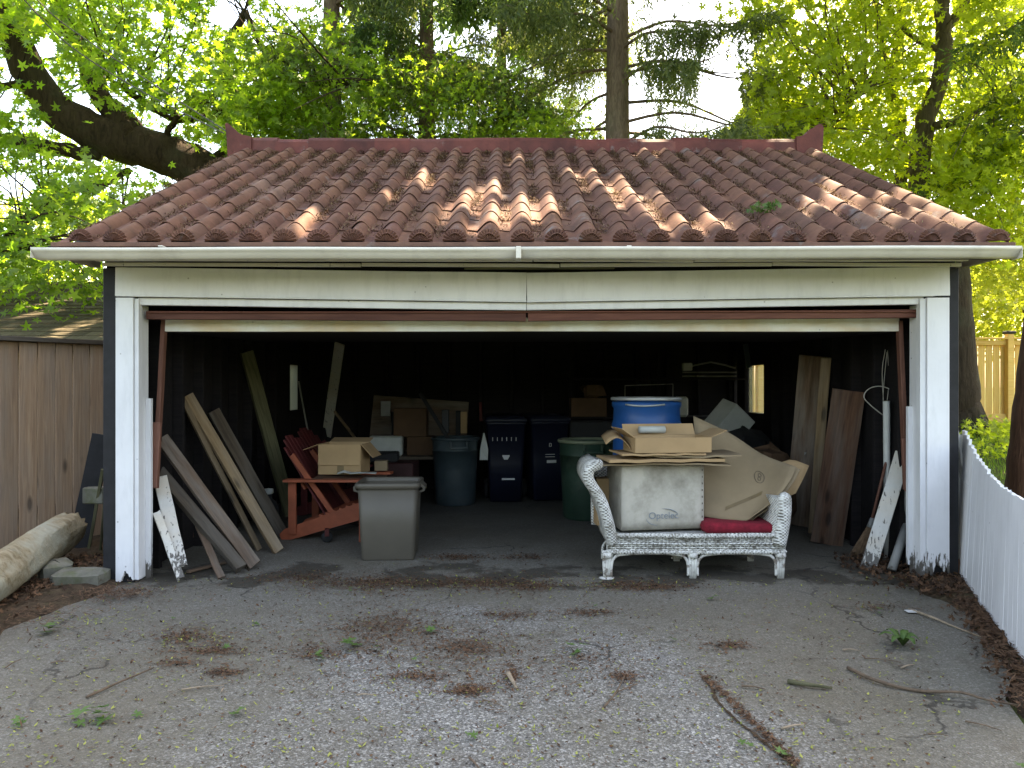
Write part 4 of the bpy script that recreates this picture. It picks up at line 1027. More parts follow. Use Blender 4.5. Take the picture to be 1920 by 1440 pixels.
weave(lambda u_, v_: V((lerp(.722, 2.068, u_), SY0 - .004, lerp(.208, .32, v_))), V((0, -1, 0)), 44, 7, .006, .0062, .0055, sk)
def wrap(P, rad, pitch, r, parent):
    b = MB(); L = [0.0]
    for k in range(1, len(P)): L.append(L[-1] + (P[k] - P[k - 1]).length)
    turns = L[-1] / pitch; n = int(turns * 10); pts = []
    for k in range(n + 1):
        s_ = L[-1] * k / n; j = max(q for q in range(len(L)) if L[q] <= s_ + 1e-9); j = min(j, len(P) - 2)
        t_ = (P[j + 1] - P[j]); p_ = P[j] + t_ * ((s_ - L[j]) / max(1e-9, L[j + 1] - L[j])); t_.normalize(); w1 = V((0, 1, 0)); w2 = t_.cross(w1); a = 2 * math.pi * k / 10
        pts.append(p_ + (w1 * math.cos(a) + w2 * math.sin(a)) * (rad + rnd.uniform(-.0012, .0012)))
    b.tube(pts, r, 4); o = b.build('wrapping', M['strand'], parent, True); o['kind'] = 'stuff'
for z, r in ((.325, .017), (.20, .014), (.262, .006)):
    b = MB(); wrap(smooth([(.715, SY0 - .016, z), (1.4, SY0 - .018, z - .003), (2.07, SY0 - .016, z)], 6), r * .8, .022, .0075, ls) if r > .01 else None; b.tube(smooth([(.715, SY0 - .016, z), (1.05, SY0 - .018, z + .002), (1.4, SY0 - .018, z - .004), (1.75, SY0 - .018, z + .003), (2.07, SY0 - .016, z)], 10), r, 8); b.build('braid', M['wicker'], ls, True)
def arm(path, th, y0, y1):
    P = smooth(path, 5); rows = [[(p.x, y, p.z) for y in np.linspace(y0, y1, 4)] for p in P]
    b = MB(); b.sheet(rows, th); a = b.build('arm', M['wicker'], ls, True)
    b = MB(); q_ = (P[-1] - P[-2]).normalized(); Pe = [V((p.x, y0, p.z)) for p in P] + [V((P[-1].x, y0, P[-1].z)) + q_ * th * k_ for k_ in (.25, .42, .5)]; b.tube(Pe, [th * .50] * len(P) + [th * .43, th * .27, th * .05], 12); b.build('arm_roll', M['wicker'], a, True)
arm(ppath([(1150, 1020), (1141, 978), (1128, 938), (1113, 915), (1104, 897), (1107, 880), (1122, 871)], D0), .080, SY0 - .005, SY1 - .02)
arm(ppath([(1462, 1022), (1467, 995), (1471, 968), (1472, 952), (1472, 936)], D0), .105, SY0 - .005, SY1 - .02)
bk = [[(lerp(.66, 2.05, i / 9), SY1 - .01 + .04 * j / 3, lerp(.30, lerp(.84, .62, (i / 9) ** .7), j / 3)) for i in range(10)] for j in range(4)]
b = MB(); b.sheet(bk, .035); b.build('backrest', M['wicker'], ls, True)
b = MB(); b.tube([bk[3][i] for i in range(10)], .03, 10); b.build('back_roll', M['wicker'], ls, True)
legx = [px(1138, 1085, D0).x, px(1300, 1085, D0).x, px(1465, 1085, D0).x]
for j, y in enumerate((SY0 - .005, SY1 - .03)):
    for i, x in enumerate(legx):
        x = x + (.10, 0, -.05)[i] * j; b = MB()
        for dx in (-.020, .0, .020): b.tube([(x + dx * .75, y, .0), (x + dx, y, .10), (x + dx * 1.1, y, .21)], [.0125, .0135, .014], 7)
        lg = b.build('leg', M['cane'], ls, True)
        b = MB(); b.lathe([(.030, .155), (.038, .160), (.040, .175), (.038, .19), (.030, .195)], (x, y, 0), 12); b.build('wrapping', M['cane'], lg, True)
        if j == 0 and i == 0:
            b = MB(); b.lathe([(0, 0), (.055, 0), (.058, .004), (.04, .008), (0, .008)], (x, y, 0), 20); b.build('foot_disc', M['cane'], lg, True)
    for i in range(2):
        a, c = legx[i], legx[i + 1]
        b = MB(); b.tube(smooth([(a + .034, y, .02), (a + .036, y, .10), (a + .055, y, .15), (a + .11, y, .178), ((a + c) / 2, y, .190), (c - .11, y, .178), (c - .055, y, .15), (c - .036, y, .10), (c - .034, y, .02)], 6), .0115, 7); b.build('brace', M['cane'], ls, True)
# cushion
b = MB(); rings = []
for z, e in ((.322, -.02), (.332, .0), (.365, .012), (.395, .0), (.405, -.03)): rings.append([(p[0] + 1.755, p[1] + 5.95, z + .006 * math.sin(p[0] * 19) * (z > .35)) for p in rbox_ring(.275 + e, .235 + e, .05, 0, 6)])
loft(b, rings, True, True); o = b.build('cushion', M['red_cloth'], None, True); setp(o, 'flat dark red cushion on the loveseat under the bent cardboard', 'cushion')

# white stained carton
wx = thing('white_carton', 'large stained white carton with faded print standing on the loveseat', 'carton', (.84, 5.73, .345), R(9.5), None, True)
b = MB(); W_, D_, H_ = .668, .38, .51
nx, nz = 12, 9
P = [[(W_ * i / nx, .006 * math.sin(i * 1.9 + j) * math.sin(math.pi * i / nx) * math.sin(math.pi * j / nz), H_ * j / nz) for i in range(nx + 1)] for j in range(nz + 1)]
b.sheet(P, .006); b.build('front_panel', M['white_box'], wx, True)
b = MB(); b.bx(0, .006, .004, D_, 0, H_, .002); b.build('side_panel', M['white_box'], wx)
b = MB(); b.bx(W_ - .006, W_, .004, D_, 0, H_, .002); b.build('side_panel', M['white_box'], wx)
b = MB(); b.bx(.007, W_ - .007, D_ - .006, D_, 0, H_, .002); b.build('back_panel', M['white_box'], wx)
b = MB(); b.bx(.007, W_ - .007, .007, D_ - .007, H_ - .012, H_ - .002, .002); b.build('top_panel', M['white_box'], wx)
def text_mesh(body, size):
    cu = bpy.data.curves.new('t', 'FONT'); cu.body = body; cu.size = size; cu.align_x = 'CENTER'; cu.extrude = .0004
    o = bpy.data.objects.new('t', cu); COL.objects.link(o); bpy.context.view_layer.update()
    me = bpy.data.meshes.new_from_object(o.evaluated_get(bpy.context.evaluated_depsgraph_get())); bpy.data.objects.remove(o); return me
o = link('lettering', text_mesh('Optelec', .074), M['ink'], wx); o.rotation_euler = (R(90), 0, 0); o.location = (.335, -.012, .085)
def arc(cx_, cz, rx, rz_, a0, a1, r=.0022, n=16): return [(cx_ + rx * math.cos(R(lerp(a0, a1, k / n))), -.012, cz + rz_ * math.sin(R(lerp(a0, a1, k / n)))) for k in range(n + 1)]
b = MB(); b.tube(arc(.33, .10, .125, .062, 5, 95), [.0008 + .003 * math.sin(math.pi * k / 16) for k in range(17)], 5); b.build('swoosh', M['ink'], wx)
b = MB(); b.tube(arc(.285, .095, .09, .06, 185, 275), [.0008 + .002 * math.sin(math.pi * k / 16) for k in range(17)], 5); b.build('swoosh', M['ink'], wx)
for k in range(9):
    b = MB(); b.bx(W_ - .016, W_ - .011, -.007, -.0035, .03 + k * .052, .045 + k * .052, .0005); o = b.build('staple', M['ink_brown'], wx); 

# cardboard heaped on the carton
zc = .345 + .51
def flat(name, label, x0, x1, y0, y1, z, th, rz, mat, bendz=0.0, lip=0):
    c = V(((x0 + x1) / 2, (y0 + y1) / 2, z)); b = MB(); n = 8
    P = [[((x1 - x0) * (i / n - .5), (y1 - y0) * (j / 3 - .5), bendz * ((i / n - .5) * 2) ** 2 + .004 * math.sin(i * 2.3 + j)) for i in range(n + 1)] for j in range(4)]
    b.sheet(P, th, Matrix.Translation(c) @ Matrix.Rotation(rz, 4, 'Z')); o = b.build(name, mat); setp(o, label, 'cardboard'); return o
flat('flattened_carton', 'lowest flattened carton on the white carton, sticking out to both sides', .62, 1.66, 5.66, 6.08, zc + .008, .010, R(3), M['cardboard_grey'], -.012)
flat('flattened_carton', 'second flattened carton with rounded folded edge in the pile', .70, 1.60, 5.63, 6.05, zc + .036, .022, R(7), M['cardboard'], .0)
flat('flattened_carton', 'third flattened carton poking out at right of pile', .95, 1.74, 5.66, 6.1, zc + .062, .012, R(2), M['cardboard_grey'], .012)
flat('flattened_carton', 'topmost flattened carton directly under the shallow open tray carton', .80, 1.45, 5.62, 6.04, zc + .083, .014, R(6), M['cardboard'], .0)
carton('tray_carton', 'shallow open tan tray carton on top of the cardboard pile', (1.20, 5.80, zc + .095), R(8), .60, .32, .115, (('r', 22, .14), ('l', 35, .12), ('b', 60, .1)), M['cardboard'])
b = MB(); P = []
for i in range(9):
    q = i / 8; a = R(lerp(-55, 80, q)); base = px(1160, 822, 5.72) + V((0, 0, 0))
    P.append([base + V((-.10 + .20 * q, -.02 + .30 * j / 3, -.045 + .075 * math.sin(q * math.pi) - .05 * q + .015 * j)) for j in range(4)])
b.sheet(P, .006); o = b.build('bent_flap', M['cardboard'], None, True); o.name = 'bent_cardboard'; setp(o, 'crumpled bent piece of cardboard at the end of tray carton by left arm', 'cardboard')
b = MB(); q = px(1215, 806, 5.92); b.tube([q + V((-.07, .0, 0)), q + V((.14, .05, .0))], [.028, .03], 14); o = b.build('paper_roll', M['dull_white'], None, True); setp(o, 'white paper roll lying inside the shallow tray carton', 'paper roll')
box('carton', 'small brown carton wedged between loveseat arm and white carton', (.76, 6.12, .325), (.16, .14, .38), R(5), M['cardboard'])

# curved sheets on the right half of the seat
G0 = [[(1300, 780, 6.28), (1368, 812, 6.22), (1430, 852, 6.12), (1494, 876, 5.92)],
      [(1305, 850, 6.17), (1375, 868, 6.11), (1432, 893, 6.02), (1480, 903, 5.86)],
      [(1312, 915, 6.06), (1370, 928, 5.99), (1420, 938, 5.92), (1452, 938, 5.82)],
      [(1316, 968, 5.93), (1360, 974, 5.88), (1398, 976, 5.83), (1414, 966, 5.79)]]
def patch(G, n=5):
    rows = [smooth([px(*q) for q in r], n) for r in G]; cols = list(zip(*rows)); cols = [smooth(c, n) for c in cols]
    return [list(r) for r in zip(*cols)]
PG = patch(G0); b = MB(); b.sheet(PG, .006); o = b.build('bent_cardboard', M['cardboard_grey'], None, True)
bc = o; setp(bc, 'big curved cardboard sheet with round print slumped on the red cushion', 'cardboard')
def on_patch(u, v, off):
    i = min(max(int(v * (len(PG) - 1)), 0), len(PG) - 2); j = min(max(int(u * (len(PG[0]) - 1)), 0), len(PG[0]) - 2)
    fv, fu = v * (len(PG) - 1) - i, u * (len(PG[0]) - 1) - j
    a = PG[i][j].lerp(PG[i][j + 1], fu).lerp(PG[i + 1][j].lerp(PG[i + 1][j + 1], fu), fv)
    nn = (PG[i][j + 1] - PG[i][j]).cross(PG[i + 1][j] - PG[i][j]).normalized()
    if nn.y > 0: nn = -nn
    return a + nn * off
b = MB(); b.sheet([[on_patch(lerp(.30, .70, k / 6), lerp(.86, .56, k / 6) + w_, .006) for w_ in (-.028, .028)] for k in range(7)], .001); b.build('tape', M['tape'], bc)
b = MB(); b.tube([on_patch(.62 + .060 * math.cos(R(a)), .37 + .075 * math.sin(R(a)), .006) for a in range(0, 361, 20)], .002, 5); b.build('printed_ring', M['ink_brown'], bc)
for dv in (-.026, .022):
    b = MB(); b.tube([on_patch(.62 + .018 * math.cos(R(a)), .37 + dv + .022 * math.sin(R(a)), .006) for a in range(0, 361, 30)], .002, 5); b.build('printed_letter', M['ink_brown'], bc)
PG2 = [[p + V((.035, .02 + .03 * i / 15, -.02)) for p in r[9:]] for i, r in enumerate(PG)]
b = MB(); b.sheet(PG2, .006); o = b.build('bent_cardboard', M['cardboard_grey'], None, True); setp(o, 'second curved cardboard sheet nested behind the big one', 'cardboard')
b = MB(); b.sheet(patch([[(1440, 880, 6.28), (1480, 862, 6.24), (1517, 873, 6.2)], [(1445, 905, 6.22), (1478, 893, 6.2), (1506, 898, 6.17)], [(1450, 940, 6.18), (1475, 932, 6.15), (1492, 925, 6.13)]], 3), .006)
o = b.build('cardboard_sheet', M['cardboard'], None, True); setp(o, 'flat yellowish cardboard piece sticking up behind right arm of loveseat', 'cardboard')

# ------------------------------------------------------------------ boards and tools on the right
lean('wide_plank', gr(1500, 985, up), px(1529, 668, 7.3), .30, .03, M['plank_brown'], 'tall wide grey brown plank leaning on the right wall', (-.5, -.85, 0))
lean('narrow_board', gr(1525, 1000, up), px(1549, 672, 7.05), .09, .025, M['plank_tan'], 'narrow pale board leaning between two wide planks', (-.5, -.85, 0), 'board')
lean('red_brown_plank', gr(1550, 1019, up), px(1592, 732, 6.72), .275, .03, M['plank_red'], 'broad red brown plank with dark stains leaning on the right wall', (-.4, -.9, 0), ends=.008)
lean('grey_sheet', gr(1520, 985, up), px(1530, 850, 7.5), .22, .01, M['pipe_grey'], 'grey plastic sheet crumpled between the two wide planks', (-.4, -.9, 0), 'sheet')
lean('white_plank', gr(1627, 1068, up), px(1693, 850, 5.98), .115, .028, M['plank_white'], 'dirty white plank leaning across the brooms at right post', (-.35, -.9, .2), ends=.006)
def pole(name, label, pts, r, mat, cat):
    b = MB(); b.tube(pts, r, 10); o = b.build(name, mat, None, True); setp(o, label, cat); return o
pole('white_pipe', 'upright white plastic pipe standing behind the dirty white plank', [gr(1664, 1045), px(1662, 752, 6.2)], .027, M['pipe_white'], 'pipe')
pole('grey_pipe', 'short grey pipe lying at the foot of the white pipe', [gr(1672, 1068, .035), px(1700, 985, 5.95)], .033, M['pipe_grey'], 'pipe')
pole('grey_pipe', 'grey pipe standing upright under the right door arm', [gr(1697, 1060, .0), px(1704, 900, 5.9)], .025, M['pipe_grey'], 'pipe')
pole('tool_shaft', 'rounded pale wooden tool shaft standing behind right door stop', [px(1712, 900, 5.92), px(1712, 800, 5.92), px(1712.5, 742, 5.92), px(1712.5, 736, 5.92)], [.028, .027, .027, .016], M['pale_wood'], 'tool')
lean('red_strip', px(1710, 745, 6.0), px(1710, 650, 6.0), .05, .02, M['rust_bar'], 'dark red strip of wood on the jamb above the wooden handle', (-.2, -1, 0), 'strip')
def broom(name, label, foot, neck, top, hr, hm, headm, w0, w1):
    foot, neck, top = V(foot), V(neck), V(top)
    t = thing(name, label, 'broom', foot); ax = (top - neck).normalized()
    b = MB(); b.tube([neck, neck.lerp(top, .5), top], hr, 8); b.build('handle', hm, t, True)
    hx = (neck - foot); L = hx.length; hx.normalize(); sd_ = V((1, 0, 0)); sd_ = (sd_ - hx * sd_.dot(hx)).normalized(); n2 = hx.cross(sd_)
    b = MB()
    for k in range(70):
        q = rnd.uniform(-1, 1); e = rnd.uniform(-1, 1)
        b.tube([neck + sd_ * q * .012 + n2 * e * .010, neck.lerp(foot, .35) + sd_ * q * w0 * .8 + n2 * e * .016, foot + hx * rnd.uniform(0, .05) + sd_ * q * w1 + n2 * e * .022], [.004, .0045, .002], 4)
    o = b.build('bristles', headm, t); setp(o, kind='stuff')
    b = MB(); b.tube([neck.lerp(foot, .10), neck + ax * .05], [.026, .016], 10); b.build('binding', M['pipe_grey'], t, True)
broom('corn_broom', 'worn corn broom with red brown handle standing on its bristles', gr(1612, 1050, .0), px(1633, 982, 6.22), px(1668, 840, 6.25), .012, M['brown_paint'], M['straw2'], .05, .095)
broom('corn_broom', 'pale broom with dark green handle standing behind the other broom', gr(1602, 1006, .0), px(1608, 956, 7.05), px(1654, 762, 6.95), .014, M['green_handle'], M['straw2'], .03, .05)
du = thing('bottles', 'orange bottle over a pale one, made as a pole beside the red brown plank', 'bottles', gr(1598, 1000), 0, None)  # pole shape made up for an orange bottle above a pale bottle
b = MB(); b.tube([gr(1598, 1000), px(1604, 900, 7.2)], .03, 8); b.build('pole', M['straw2'], du, True)
b = MB(); b.tube([px(1604, 900, 7.2), px(1606, 885, 7.2), px(1609, 866, 7.2)], [.032, .045, .04], 8); b.build('head', M['yellow_bottle'], du, True)
wc = thing('wire_coil', 'loop of grey wire hanging beside the white pipe', 'wire', px(1650, 800, 6.3))
b = MB(); b.tube(smooth([px(x, y, 6.3) for x, y in ((1655, 778), (1635, 762), (1620, 745), (1628, 730), (1648, 724), (1668, 730), (1677, 745), (1672, 765), (1662, 790))], 6), .0045, 5); b.build('loop', M['wire'], wc, True)
for pts in (((1657, 800), (1656, 740), (1660, 690), (1663, 660)), ((1660, 800), (1664, 745), (1670, 700), (1668, 658)), ((1656, 830), (1658, 780), (1654, 700), (1660, 655)), ((1659, 860), (1662, 790), (1668, 730), (1664, 657))):
    b = MB(); b.tube(smooth([px(x, y, 6.31) for x, y in pts], 5), .003, 4); b.build('strand', M['wire'], wc, True)
pole('hook_wire', 'bent white wire hooked on the green broom handle', smooth([px(x, y, 6.8) for x, y in ((1650, 808), (1642, 825), (1632, 838), (1628, 852))], 5), .004, M['label_white'], 'wire')

# ------------------------------------------------------------------ trees
def unit(a): return a / np.maximum(np.linalg.norm(a, axis=1, keepdims=True), 1e-9)
MAPLE = np.array([(0, 0), (-.10, -.30), (-.46, -.22), (-.20, -.02), (-.52, .22), (-.15, .20), (0, .62), (.15, .20), (.52, .22), (.20, -.02), (.46, -.22), (.10, -.30)])
MQ = [(0, 1, 2, 3), (0, 3, 4, 5), (0, 5, 6, 7), (0, 7, 8, 9), (0, 9, 10, 11)]
TRI = np.array([(0, -.5), (.30, -.02), (0, .55), (-.30, -.02)]); TQ = [(0, 1, 2, 3)]
BIG = np.array([(0, 0), (-.42, -.20), (-.46, .24), (0, .62), (.46, .24), (.42, -.20), (0, -.34)]); BQ = [(0, 6, 1, 2), (0, 2, 3), (0, 3, 4), (0, 4, 5, 6)]
def leaf_mesh(name, cen, nrm_, size, tmpl, quads, mat, parent, fold=.12, kind='stuff'):
    if name in ('crown', 'upper_crown'):
        k_ = ~sun_gap(cen, .5 * float(np.mean(size))); cen, nrm_ = cen[k_], nrm_[k_]; size = np.broadcast_to(size, k_.shape)[k_]
    N = len(cen); K = len(tmpl)
    if N == 0: return
    nrm_ = unit(nrm_); ref = unit(rng.normal(size=(N, 3))); tx = unit(np.cross(nrm_, ref)); ty = np.cross(nrm_, tx)
    size = np.broadcast_to(size, (N,))[:, None, None]
    curl = (np.abs(tmpl[:, 0]) * rng.uniform(-fold * .4, fold * 2, (N, 1)) + tmpl[:, 1] ** 2 * rng.uniform(-.5, .3, (N, 1)))
    P = cen[:, None, :] + size * (tx[:, None, :] * tmpl[None, :, 0:1] + ty[:, None, :] * tmpl[None, :, 1:2] - nrm_[:, None, :] * curl[:, :, None])
    write_mesh(name, P.reshape(-1, 3), K, quads, N, mat, parent, kind)
def write_mesh(name, Pv, K, quads, N, mat, parent, kind):
    off = OFF[parent.name] if parent is not None else V((0, 0, 0))
    Pv = Pv - np.array(off)[None, :]
    me = bpy.data.meshes.new(name); me.vertices.add(len(Pv)); me.vertices.foreach_set('co', Pv.astype(np.float32).ravel())
    lens = np.array([len(q) for q in quads]); flat_ = np.concatenate([np.array(q) for q in quads])
    li = (flat_[None, :] + (np.arange(N) * K)[:, None]).ravel(); tot = np.tile(lens, N); st_ = np.concatenate([[0], np.cumsum(tot)[:-1]])
    me.loops.add(len(li)); me.loops.foreach_set('vertex_index', li.astype(np.int32))
    me.polygons.add(len(tot)); me.polygons.foreach_set('loop_start', st_.astype(np.int32))
    me.update(calc_edges=True); me.validate()
    o = link(name, me, mat, parent)
    if kind: o['kind'] = kind
    return o
# leaves left out so sun reaches these roof spots (measured on the roof plane)
PN = np.array((0, -math.sin(PITCH), math.cos(PITCH))); P0 = np.array((0, EY, EZ)); SV = np.array(SUN)
def roof_uv(x, y):
    d = np.array(((x - CX) / F, 1, (HY - y) / F)); o_ = np.array((0, 0, EYE)); t = ((P0 - o_) @ PN) / (d @ PN); q = o_ + d * t
    return q[0], math.hypot(q[1] - EY, q[2] - EZ)
SPOTS = [(905, 380, 38, 34), (835, 400, 34, 26), (880, 425, 30, 22), (1130, 355, 40, 26), (1185, 385, 40, 24), (1235, 410, 36, 20), (1290, 440, 28, 12), (960, 410, 18, 22), (1010, 400, 30, 22),
         (560, 438, 18, 12), (590, 418, 14, 12), (1590, 385, 30, 20), (1560, 365, 20, 14), (1640, 400, 40, 22), (1700, 420, 46, 20), (1745, 390, 44, 22), (1790, 415, 36, 16), (1830, 440, 26, 12), (1480, 285, 26, 12), (1420, 282, 18, 10), (1540, 292, 30, 12), (1510, 395, 26, 14),
         (1720, 412, 60, 22), (960, 303, 12, 8), (790, 345, 22, 14), (1060, 330, 18, 10), (1210, 290, 20, 8), (720, 380, 10, 8), (1345, 425, 20, 14)]
SP_UV = [(*roof_uv(x, y), abs(roof_uv(x + rx, y)[0] - roof_uv(x - rx, y)[0]) / 2, abs(roof_uv(x, y - ry)[1] - roof_uv(x, y + ry)[1]) / 2) for x, y, rx, ry in SPOTS]
PNB = np.array((0, -math.sin(sp_), math.cos(sp_))); P0B = np.array((0, 8.7, 1.94)); SPB = []
for x_, y_, rx_, ry_ in ((120, 565, 36, 10), (60, 590, 26, 8), (150, 608, 26, 8), (25, 612, 20, 8), (175, 552, 18, 8), (20, 560, 14, 7), (100, 630, 20, 8)):
    d_v = np.array(((x_ - CX) / F, 1, (HY - y_) / F)); t_ = ((P0B - np.array((0, 0, EYE))) @ PNB) / (d_v @ PNB); q_ = np.array((0, 0, EYE)) + d_v * t_
    SPB.append((q_[0], math.hypot(q_[1] - 8.7, q_[2] - 1.94), rx_ / F * q_[1], ry_ / F * q_[1] * 2.6))
def sun_gap(C, slack=0.0):
    t = ((C - P0) @ PN) / (SV @ PN); Q = C - SV[None, :] * t[:, None]
    u = Q[:, 0]; s = np.hypot(Q[:, 1] - EY, Q[:, 2] - EZ) * np.sign(Q[:, 1] - EY)
    hit = np.zeros(len(C), bool)
    for a, c, ra, rc in SP_UV: hit |= ((u - a) / (ra * .95 + .02 + slack)) ** 2 + ((s - c) / (rc * .95 + .03 + slack)) ** 2 < 1
    hit &= rng.random(len(C)) < .985
    hit &= (t > 0.3) & (u < TX1 + .05) & (u > TX0 - .05) & (s > -.04) & (s < SLOPE + .15)
    t = ((C - P0B) @ PNB) / (SV @ PNB); Q = C - SV[None, :] * t[:, None]; u = Q[:, 0]; s = np.hypot(Q[:, 1] - 8.7, Q[:, 2] - 1.94) * np.sign(Q[:, 1] - 8.7); h2 = np.zeros(len(C), bool)
    for a, c, ra, rc in SPB: h2 |= ((u - a) / (ra + .10)) ** 2 + ((s - c - (u - a) * .9) / (rc + .12)) ** 2 < 1
    return hit | (h2 & (t > .2))
def topix(C): return CX + C[:, 0] / C[:, 1] * F, HY - (C[:, 2] - EYE) / C[:, 1] * F
def inside(C, ells):
    x, y = topix(C); h = np.zeros(len(C), bool)
    for a, c, rx, ry in ells: h |= ((x - a) / rx) ** 2 + ((y - c) / ry) ** 2 < 1
    return h & (C[:, 1] > 0)

def limb(b, pts, r0, r1, n=10, seg=5, wob=.0):
    P = smooth(pts, seg); m = len(P); P = [p + V((rnd.gauss(0, wob), rnd.gauss(0, wob), rnd.gauss(0, wob))) for p in P]
    b.tube(P, [lerp(r0, r1, (i / (m - 1)) ** .8) for i in range(m)], n, None, 0, .05); return P
def twigs_to(b, C, anchors, frac, r=.014):
    A = np.array([list(p) for p in anchors])
    for c in C[rng.random(len(C)) < frac]:
        d = np.linalg.norm(A - c, axis=1) + rng.uniform(0, .8, len(A)); a = A[d.argmin()]
        m_ = (a + c) / 2 + np.array((rnd.gauss(0, .12), rnd.gauss(0, .12), rnd.gauss(0, .10) + .08))
        L = np.linalg.norm(a - c)
        if L > 3.8: continue
        b.tube(smooth([V(a), V(m_), V(c)], 3), [r * (1.6 - q * .2) * (.6 + .25 * L) for q in range(7)], 4)
def leaf_cloud(C, n, spread, droop=.25):
    N = len(C) * n; cen = np.repeat(C, n, 0) + rng.normal(size=(N, 3)) * np.array(spread)
    nn = rng.normal(size=(N, 3)) * np.array((.75, .75, .45)) + np.array((0, -.15, .75)); return cen, nn

# ---- big maple on the left, its heavy limb reaching over the fence
mt = thing('maple_tree', 'big maple behind the garage with heavy dark limb reaching left', 'tree', (-4.3, 12.9, 0))
b = MB(); anch = []
anch += limb(b, [(-4.2, 12.9, -.1), (-4.35, 12.9, 1.5), (-4.5, 12.8, 3.0), px(400, 350, 12.6), px(310, 290, 12.4), px(215, 262, 12.2), px(130, 222, 12), px(70, 160, 11.8), px(25, 70, 11.6), px(-20, -40, 11.4), px(-40, -200, 11.2)], .50, .17, 14, 6, .01)
for pts, r0, r1 in (
        ([(190, 290, 12.2), (120, 282, 12), (40, 268, 11.6), (-60, 262, 11.2)], .13, .09),
        ([(245, 262, 12.2), (215, 215, 12.2), (180, 165, 12.1), (150, 90, 12), (110, 10, 11.8), (80, -60, 11.6)], .22, .08),
        ([(255, 255, 12.2), (250, 225, 12.3), (200, 180, 12.6), (185, 120, 12.8)], .12, .05),
        ([(385, 330, 12.7), (430, 280, 13), (440, 200, 13.2), (420, 110, 13.4), (460, 20, 13.6)], .20, .06),
        ([(310, 270, 12.4), (320, 235, 12.2), (330, 215, 12.1), (270, 190, 11.8), (210, 150, 11.4)], .06, .03),
        ([(430, 205, 13.2), (380, 220, 12.9), (330, 225, 12.6), (280, 200, 12.3), (235, 170, 12)], .07, .035),
        ([(60, 150, 11.8), (20, 160, 11.4), (-30, 175, 11)], .07, .04),
        ([(240, 320, 12.2), (190, 345, 11.6), (120, 360, 11.0), (60, 400, 10.5)], .06, .03),
        ([(120, 360, 11), (85, 380, 10.6), (40, 415, 10.2), (35, 470, 10)], .03, .02),
        ([(460, 20, 13.6), (520, 130, 13.0), (620, 160, 12.8), (700, 150, 12.4)], .05, .02)):
    anch += limb(b, [px(*p) for p in pts], r0, r1, 9, 5, .012)
b.build('trunk', M['bark_maple'], mt, True)
GAPS_L = [(30, 350, 46, 34), (85, 90, 30, 26), (435, 25, 50, 40), (85, 145, 22, 20), (0, 395, 26, 26), (10, 190, 22, 28), (290, 30, 22, 14), (150, 190, 22, 18), (20, 130, 18, 26)]
def screen_fill(n, x0, x1, y0, y1, d0, d1):
    xs = rng.uniform(x0, x1, n); ys = rng.uniform(y0, y1, n); d = rng.uniform(d0, d1, n)
    return np.stack([(xs - CX) / F * d, d, EYE + (HY - ys) / F * d], 1)
C = np.concatenate([screen_fill(600, -260, 560, -120, 330, 9.5, 14.5), screen_fill(240, -260, 360, 300, 560, 8.5, 13.5), screen_fill(90, 380, 720, 60, 270, 11.5, 14.5)])
x, y = topix(C); lim = np.abs(y - (262 - (x - 130) * .22 + 40 * 0)) ; C = C[~inside(C, GAPS_L)]
# keep the heavy limb in view
x, y = topix(C); keep = ~(((y > 165 + (x - 60) * .33) & (y < 290 + (x - 60) * .25) & (x > 60) & (x < 400) & (C[:, 1] < 12.3)) & (rng.random(len(C)) < .97)); C = C[keep]
zt_ = terr(C[:, 0], C[:, 1]); C = C[C[:, 2] > 1.9]
b = MB(); twigs_to(b, C, anch, .30, .010); o = b.build('branches', M['bark_maple'], mt, True); o['kind'] = 'stuff'
cen, nn = leaf_cloud(C, 34, (.30, .30, .16)); k = ~inside(cen, [(a, c, r1 * .8, r2 * .8) for a, c, r1, r2 in GAPS_L]); cen, nn = cen[k], nn[k]
k = (cen[:, 2] > 1.5) & ~((cen[:, 0] > -3.6) & (cen[:, 1] < 11.2)); cen, nn = cen[k], nn[k]
x, y = topix(cen); k = ~((np.abs(y - np.interp(x, [20, 70, 130, 215, 310, 400], [70, 160, 222, 262, 290, 350])) < np.interp(x, [20, 130, 310, 400], [30, 40, 46, 46])) & (x > 10) & (x < 400) & (cen[:, 1] < 12.3) & (rng.random(len(x)) < .88)); cen, nn = cen[k], nn[k]
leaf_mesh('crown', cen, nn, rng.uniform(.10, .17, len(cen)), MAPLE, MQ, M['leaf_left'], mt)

# ---- maples on the right
rt = thing('maple_tree', 'tall slender maple with bright yellow green leaves behind the garage roof', 'tree', (7.2, 13.5, .6))
b = MB(); anch = []
anch += limb(b, [px(1722, 690, 13.5), px(1720, 450, 13.5), px(1724, 340, 13.5), px(1732, 240, 13.4), px(1760, 160, 13.3), px(1770, 80, 13.2), px(1765, 0, 13.1), (7.3, 13, 10.5), (6.6, 12.8, 12.5), (6.0, 12.5, 15)], .22, .08, 10, 5, .015)
for pts, r0, r1 in (
        ([(1735, 240, 13.4), (1800, 225, 12.8), (1850, 195, 12.2), (1900, 180, 11.6)], .09, .04),
        ([(1768, 100, 13.2), (1700, 60, 13.4), (1650, -10, 13.6)], .06, .03),
        ([(1762, 150, 13.3), (1660, 150, 13.0), (1600, 190, 12.8), (1560, 240, 12.6)], .035, .012),
        ([(1730, 260, 13.4), (1690, 330, 13.2), (1640, 300, 13)], .04, .015),
        ([(1726, 330, 13.5), (1780, 310, 13.0), (1850, 320, 12.5)], .035, .015),
        ([(1770, 60, 13.2), (1820, -10, 13), (1860, -90, 12.8)], .07, .04)):
    anch += limb(b, [px(*p) for p in pts], r0, r1, 7, 5, .01)
